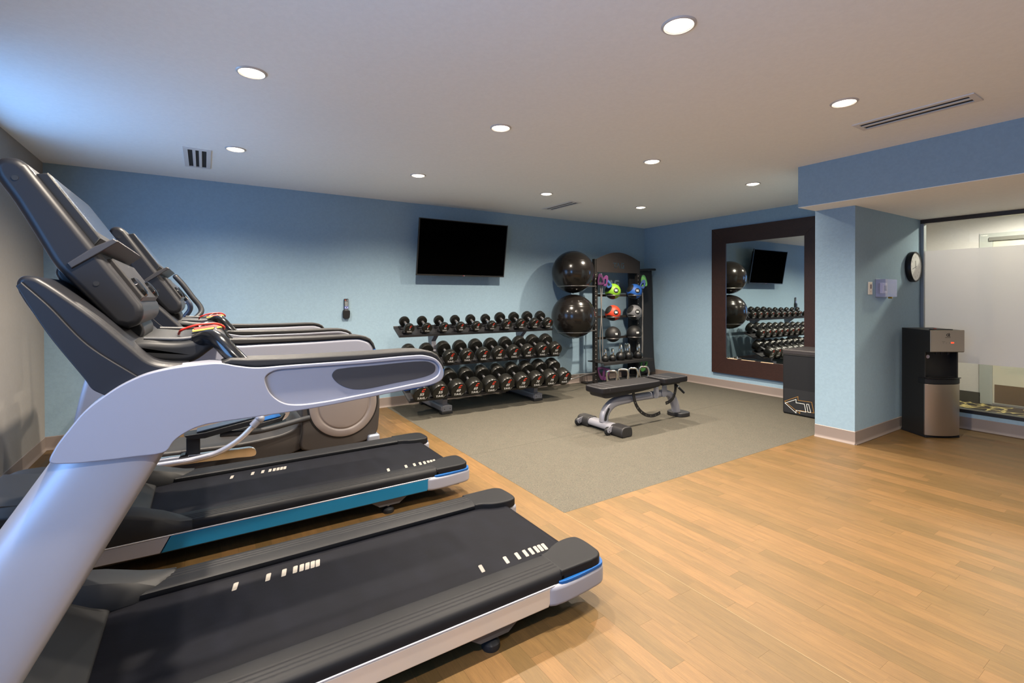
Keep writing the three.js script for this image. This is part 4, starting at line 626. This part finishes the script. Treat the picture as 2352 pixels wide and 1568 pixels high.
// ---------------------------------------------------------------- framed mirror
{
  const wood = dataTex(256, 256, (x, y) => { const k = 0.8 + 0.3 * N256(x / 6, y / 1.2) + 0.15 * (N64(x / 20, y / 5) - 0.5); return [50 * k, 31 * k, 27 * k]; });
  const wm = mat(0xffffff, 0.38, 0, { map: wood }), z0 = -4.362, z1 = -2.84, y0 = 0.213, y1 = 2.306, w = 0.226;
  const t = thing('framed_mirror', 'large wall mirror in a wide dark brown wood frame', 'mirror', [XR, (y0 + y1) / 2, (z0 + z1) / 2]);
  const oy = (y0 + y1) / 2, oz = (z0 + z1) / 2, zz = (a) => a - oz, yy = (a) => a - oy;
  const mitre = [[[z0, y1], [z1, y1], [z1 - w, y1 - w], [z0 + w, y1 - w]], [[z0, y0], [z0 + w, y0 + w], [z1 - w, y0 + w], [z1, y0]], [[z0, y0], [z0, y1], [z0 + w, y1 - w], [z0 + w, y0 + w]], [[z1, y0], [z1 - w, y0 + w], [z1 - w, y1 - w], [z1, y1]]];
  mitre.forEach((p, i) => { const g = side(p.map(([z, y]) => [zz(z), yy(y)]), -0.035, 0, 0.003); metres(g, 0.5); if (i > 1) { const uv = g.attributes.uv; for (let k = 0; k < uv.count; k++) uv.setXY(k, uv.getY(k), uv.getX(k)); } part(t, 'frame_board', g, wm); });
  part(t, 'mirror_glass', box(-0.024, -0.018, yy(y0 + w) - 0.006, yy(y1 - w) + 0.006, zz(z0 + w) - 0.006, zz(z1 - w) + 0.006), mat(0xd9e0df, 0.015, 1));
  for (const [a, b, h] of [[-4.11, -3.96, 0.006], [-3.9, -3.7, 0.004], [-3.62, -3.45, 0.007]]) part(t, 'worn_edge', box(-0.0362, -0.025, yy(y0 + w) - h, yy(y0 + w) + 0.001, zz(a), zz(b), 0.001), mat(0xc9ad8c, 0.7), { label: 'chipped pale wood edge' });
}
// ---------------------------------------------------------------- plyo box
{
  const y1 = 0.725, z0 = -2.912, z1 = -2.3, x0 = 5.51, x1 = 6.02, t = thing('plyo_box', 'black soft plyo box with an outlined arrow print, behind the blue wall end', 'plyo box', [(x0 + x1) / 2, 0, (z0 + z1) / 2]);
  const hx = (x1 - x0) / 2, hz = (z1 - z0) / 2, skin = mat(0x18191c, 0.55, 0, { specularIntensity: 0.6 });
  part(t, 'body', box(-hx, hx, 0, y1 - 0.05, -hz, hz, 0.02), skin);
  part(t, 'lid', box(-hx - 0.002, hx + 0.002, y1 - 0.055, y1, -hz - 0.002, hz + 0.002, 0.012), mat(0x2b2728, 0.5));
  part(t, 'zip', box(-hx - 0.0035, hx + 0.0035, y1 - 0.062, y1 - 0.052, -hz - 0.0035, hz + 0.0035, 0.002), M.dark);
  // arrow outlines as raised print on the -x face: canvas over the lower half; u runs along z
  const print = canvasTex(1024, 512, (c) => {
    c.fillStyle = '#18191c'; c.fillRect(0, 0, 1024, 512); c.lineJoin = 'miter';
    const X = (z) => (z + 2.912) / 0.612 * 1024, Y = (y) => (1 - y / 0.306) * 512, poly = (col, w, pts, close = true) => { c.strokeStyle = col; c.lineWidth = w; c.beginPath(); pts.forEach(([z, y], i) => i ? c.lineTo(X(z), Y(y)) : c.moveTo(X(z), Y(y))); if (close) c.closePath(); c.stroke(); };
    poly('#a9772a', 7, [[-2.905, 0.135], [-2.75, 0.222], [-2.75, 0.175], [-2.6, 0.18], [-2.575, 0.052], [-2.73, 0.052], [-2.73, 0.012]]);
    poly('#ecebe6', 8, [[-2.9, 0.112], [-2.772, 0.182], [-2.772, 0.14], [-2.68, 0.142], [-2.662, 0.045], [-2.772, 0.045], [-2.772, 0.01]]);
    poly('#ecebe6', 8, [[-2.655, 0.145], [-2.632, 0.147], [-2.61, 0.05], [-2.64, 0.048]]);
  });
  part(t, 'arrow_print', (() => { const g = new THREE.PlaneGeometry(hz * 2 - 0.036, 0.268); g.rotateY(-Math.PI / 2); g.translate(-hx - 0.0008, 0.153, 0); const uv = g.attributes.uv; return g; })(), mat(0xffffff, 0.55, 0, { map: print }), { label: 'white and ochre arrow outlines' });
}
// ---------------------------------------------------------------- clock, thermostat, switch
{
  const t = thing('wall_clock', 'round wall clock with black rim and white face', 'clock', [6.105, 1.616, STUB_Z1]);
  part(t, 'case', (() => { const g = lathe([[0, 0], [0.15, 0], [0.154, 0.006], [0.154, 0.042], [0.15, 0.048], [0.142, 0.048], [0.139, 0.04], [0, 0.04]], 64); g.rotateX(Math.PI / 2); return g; })(), M.black);
  const dial = canvasTex(512, 512, (c) => { c.fillStyle = '#e6e4de'; c.fillRect(0, 0, 512, 512); c.fillStyle = '#4a4844'; c.textAlign = 'center'; c.textBaseline = 'middle'; c.font = '54px sans-serif'; for (let i = 1; i <= 12; i++) { const a = i / 12 * Math.PI * 2; c.fillText(String(i), 256 + 190 * Math.sin(a), 256 - 190 * Math.cos(a)); } c.strokeStyle = '#77746e'; for (let i = 0; i < 60; i++) { const a = i / 60 * Math.PI * 2, r = i % 5 ? 232 : 224; c.lineWidth = i % 5 ? 2 : 4; c.beginPath(); c.moveTo(256 + r * Math.sin(a), 256 - r * Math.cos(a)); c.lineTo(256 + 240 * Math.sin(a), 256 - 240 * Math.cos(a)); c.stroke(); } });
  const f = part(t, 'dial', new THREE.CircleGeometry(0.1385, 64), mat(0xffffff, 0.5, 0, { map: dial }), { p: [0, 0, 0.0406] });
  const hand = (n, a, l, w, z) => part(t, n, (() => { const g = box(-w / 2, w / 2, -0.02, l, 0, 0.0015); g.rotateZ(-a); g.translate(0, 0, z); return g; })(), M.black);
  hand('hour_hand', -0.1, 0.062, 0.006, 0.042); hand('minute_hand', -1.85, 0.1, 0.0045, 0.044);
  part(t, 'glass', (() => { const g = new THREE.CircleGeometry(0.1395, 48); g.translate(0, 0, 0.047); return g; })(), M.clear);
}
{
  const t = thing('thermostat_guard', 'clear plastic thermostat guard box on the blue wall', 'thermostat guard', [5.4, 1.393, STUB_Z1]);
  const pl = mat(0xf0f2ff, 0.05, 0, { transmission: 0.92, thickness: 0, ior: 1.45 });
  part(t, 'cover', merge(box(-0.13, 0.13, -0.082, 0.082, 0.075, 0.078), box(-0.13, 0.13, 0.079, 0.082, 0.004, 0.075), box(-0.13, 0.13, -0.082, -0.079, 0.004, 0.075), box(-0.13, -0.127, -0.079, 0.079, 0.004, 0.075), box(0.127, 0.13, -0.079, 0.079, 0.004, 0.075)), pl);
  part(t, 'back_plate', box(-0.135, 0.135, -0.086, 0.086, 0, 0.004, 0.002), mat(0xdadde6, 0.3, 0, { transmission: 0.8, thickness: 0 }));
  part(t, 'lock', (() => { const g = cyl(0.008, 0.008, 0.03, 16); g.rotateX(Math.PI / 2); g.translate(0.0, -0.09, 0.07); return g; })(), mat(0xb08d3a, 0.3, 0.9), { label: 'small brass lock' });
  const th = thing('thermostat', 'white thermostat with a grey display inside the clear guard', 'thermostat', [5.4, 1.393, STUB_Z1 + 0.004]);
  part(th, 'body', box(-0.055, 0.055, -0.05, 0.05, 0, 0.025, 0.006), mat(0xdcd3cb, 0.5)); part(th, 'display', box(-0.012, 0.035, -0.025, 0.025, 0.0245, 0.026), mat(0x5c6066, 0.25));
  const s = thing('wall_switch', 'slim off-white wall switch plate beside the thermostat guard', 'switch', [5.146, 1.39, STUB_Z1]);
  part(s, 'plate', box(-0.04, 0.04, -0.058, 0.058, 0, 0.007, 0.003), mat(0xdcd2c4, 0.5)); part(s, 'slot', box(-0.004, 0.018, -0.004, 0.036, 0.0065, 0.0085, 0.001), mat(0x3c1f1d, 0.4)); part(s, 'indicator', box(-0.004, 0.01, -0.034, -0.028, 0.0065, 0.008), mat(0xb89a80, 0.5));
}
// ---------------------------------------------------------------- water cooler, front along +z before it is turned
{
  const t = thing('water_cooler', 'black floor-standing water cooler with stainless steel door', 'water cooler', [5.778, 0, -1.592], -0.575);
  const w = 0.155, D = 0.27, blk = mat(0x1b1a19, 0.5), bronze = mat(0x8f8676, 0.42, 0.5), ss = mat(0xb7aca0, 0.3, 0.95, { anisotropy: 0.5 });
  part(t, 'cabinet', side([[-D, 0.02], [-0.002, 0.02], [-0.002, 0.56], [-0.07, 0.56], [-0.07, 0.79], [0.055, 0.8], [0.055, 0.985], [0.04, 1.002], [-D, 1.008]], -w, w, 0.006), blk);
  for (const s of [-1, 1]) part(t, 'alcove_side', box(s * (w - 0.006) - 0.006, s * (w - 0.006) + 0.006, 0.55, 0.8, -0.075, -0.002, 0.002), blk);
  part(t, 'plinth', box(-w - 0.004, w + 0.004, 0, 0.022, -D, 0.012, 0.004), M.black);
  const doorPts = []; for (let i = 0; i <= 20; i++) { const u = -1 + i / 10; doorPts.push([u * (w + 0.006), 0.006 + 0.042 * (1 - Math.pow(Math.abs(u), 2.6))]); }
  part(t, 'door', plan([...doorPts, [w + 0.006, -0.004], [-w - 0.006, -0.004]], 0.024, 0.5, 0.003), ss, { label: 'curved stainless steel door' });
  const tray = part(t, 'drip_tray', plan([...doorPts.map(([x, z]) => [x * 1.0, z + 0.002]), [w + 0.006, -0.07], [-w - 0.006, -0.07]], 0.503, 0.552, 0.004), M.black);
  part(tray, 'tray_lip', plan([...doorPts.map(([x, z]) => [x * 1.03, z + 0.012]), [w + 0.01, 0], [-w - 0.01, 0]], 0.553, 0.562, 0.002), M.blackGloss);
  const face = canvasTex(512, 336, (c) => {
    c.fillStyle = '#a1988a'; c.fillRect(0, 0, 512, 336); c.strokeStyle = '#2a2724'; c.lineWidth = 11; c.beginPath(); c.arc(255, 70, 17, 0, 6.3); c.stroke(); c.beginPath(); c.arc(262, 62, 22, -1.2, 1.2); c.lineTo(290, 94); c.stroke();
    c.fillStyle = '#4a4540'; c.textAlign = 'center'; c.font = 'bold 26px sans-serif'; c.fillText('avalon', 258, 118);
    c.font = '15px sans-serif'; for (const [x, s] of [[185, 'HOT'], [235, 'COLD'], [285, 'COOL']]) { c.fillStyle = '#6b655c'; c.fillRect(x - 3, 192, 6, 14); } c.fillStyle = '#5d574f'; c.fillRect(165, 176, 50, 4);
  });
  const pn = part(t, 'front_panel', box(-w - 0.001, w + 0.001, 0.802, 1.004, 0.05, 0.062, 0.006), bronze);
  part(pn, 'panel_print', (() => { const g = new THREE.PlaneGeometry(0.3, 0.192); g.translate(0, 0.903, 0.0625); return g; })(), mat(0xffffff, 0.45, 0.35, { map: face }), { label: 'bronze face with logo' });
  part(pn, 'indicator_lamp', (() => { const g = new RoundedBoxGeometry(0.026, 0.011, 0.003, 2, 0.0014); g.translate(0.042, 0.888, 0.0635); return g; })(), mat(0xff5030, 0.4, 0, { emissive: 0xff3a1c, emissiveIntensity: 2.5 }), { label: 'red glowing indicator' });
  for (const x of [-0.05, 0.0, 0.06]) part(t, 'tap', (() => { const g = cyl(0.014, 0.009, 0.03, 18); g.translate(x, 0.786, 0.0); return g; })(), M.black);
  part(t, 'sticker', (() => { const g = cyl(0.017, 0.017, 0.001, 28); g.rotateX(Math.PI / 2); g.translate(-0.07, 0.745, -0.068); return g; })(), mat(0xd9c8c4, 0.5), { label: 'round white sticker' });
  part(t, 'top_buttons', box(-0.12, 0.06, 1.002, 1.012, 0.0, 0.05, 0.004), M.black);
  part(t, 'hot_button', (() => { const g = cyl(0.012, 0.012, 0.008, 18); g.translate(-0.085, 1.014, 0.025); return g; })(), mat(0x9a3a22, 0.4));
}
shade(scene);
renderer.render(scene, camera);
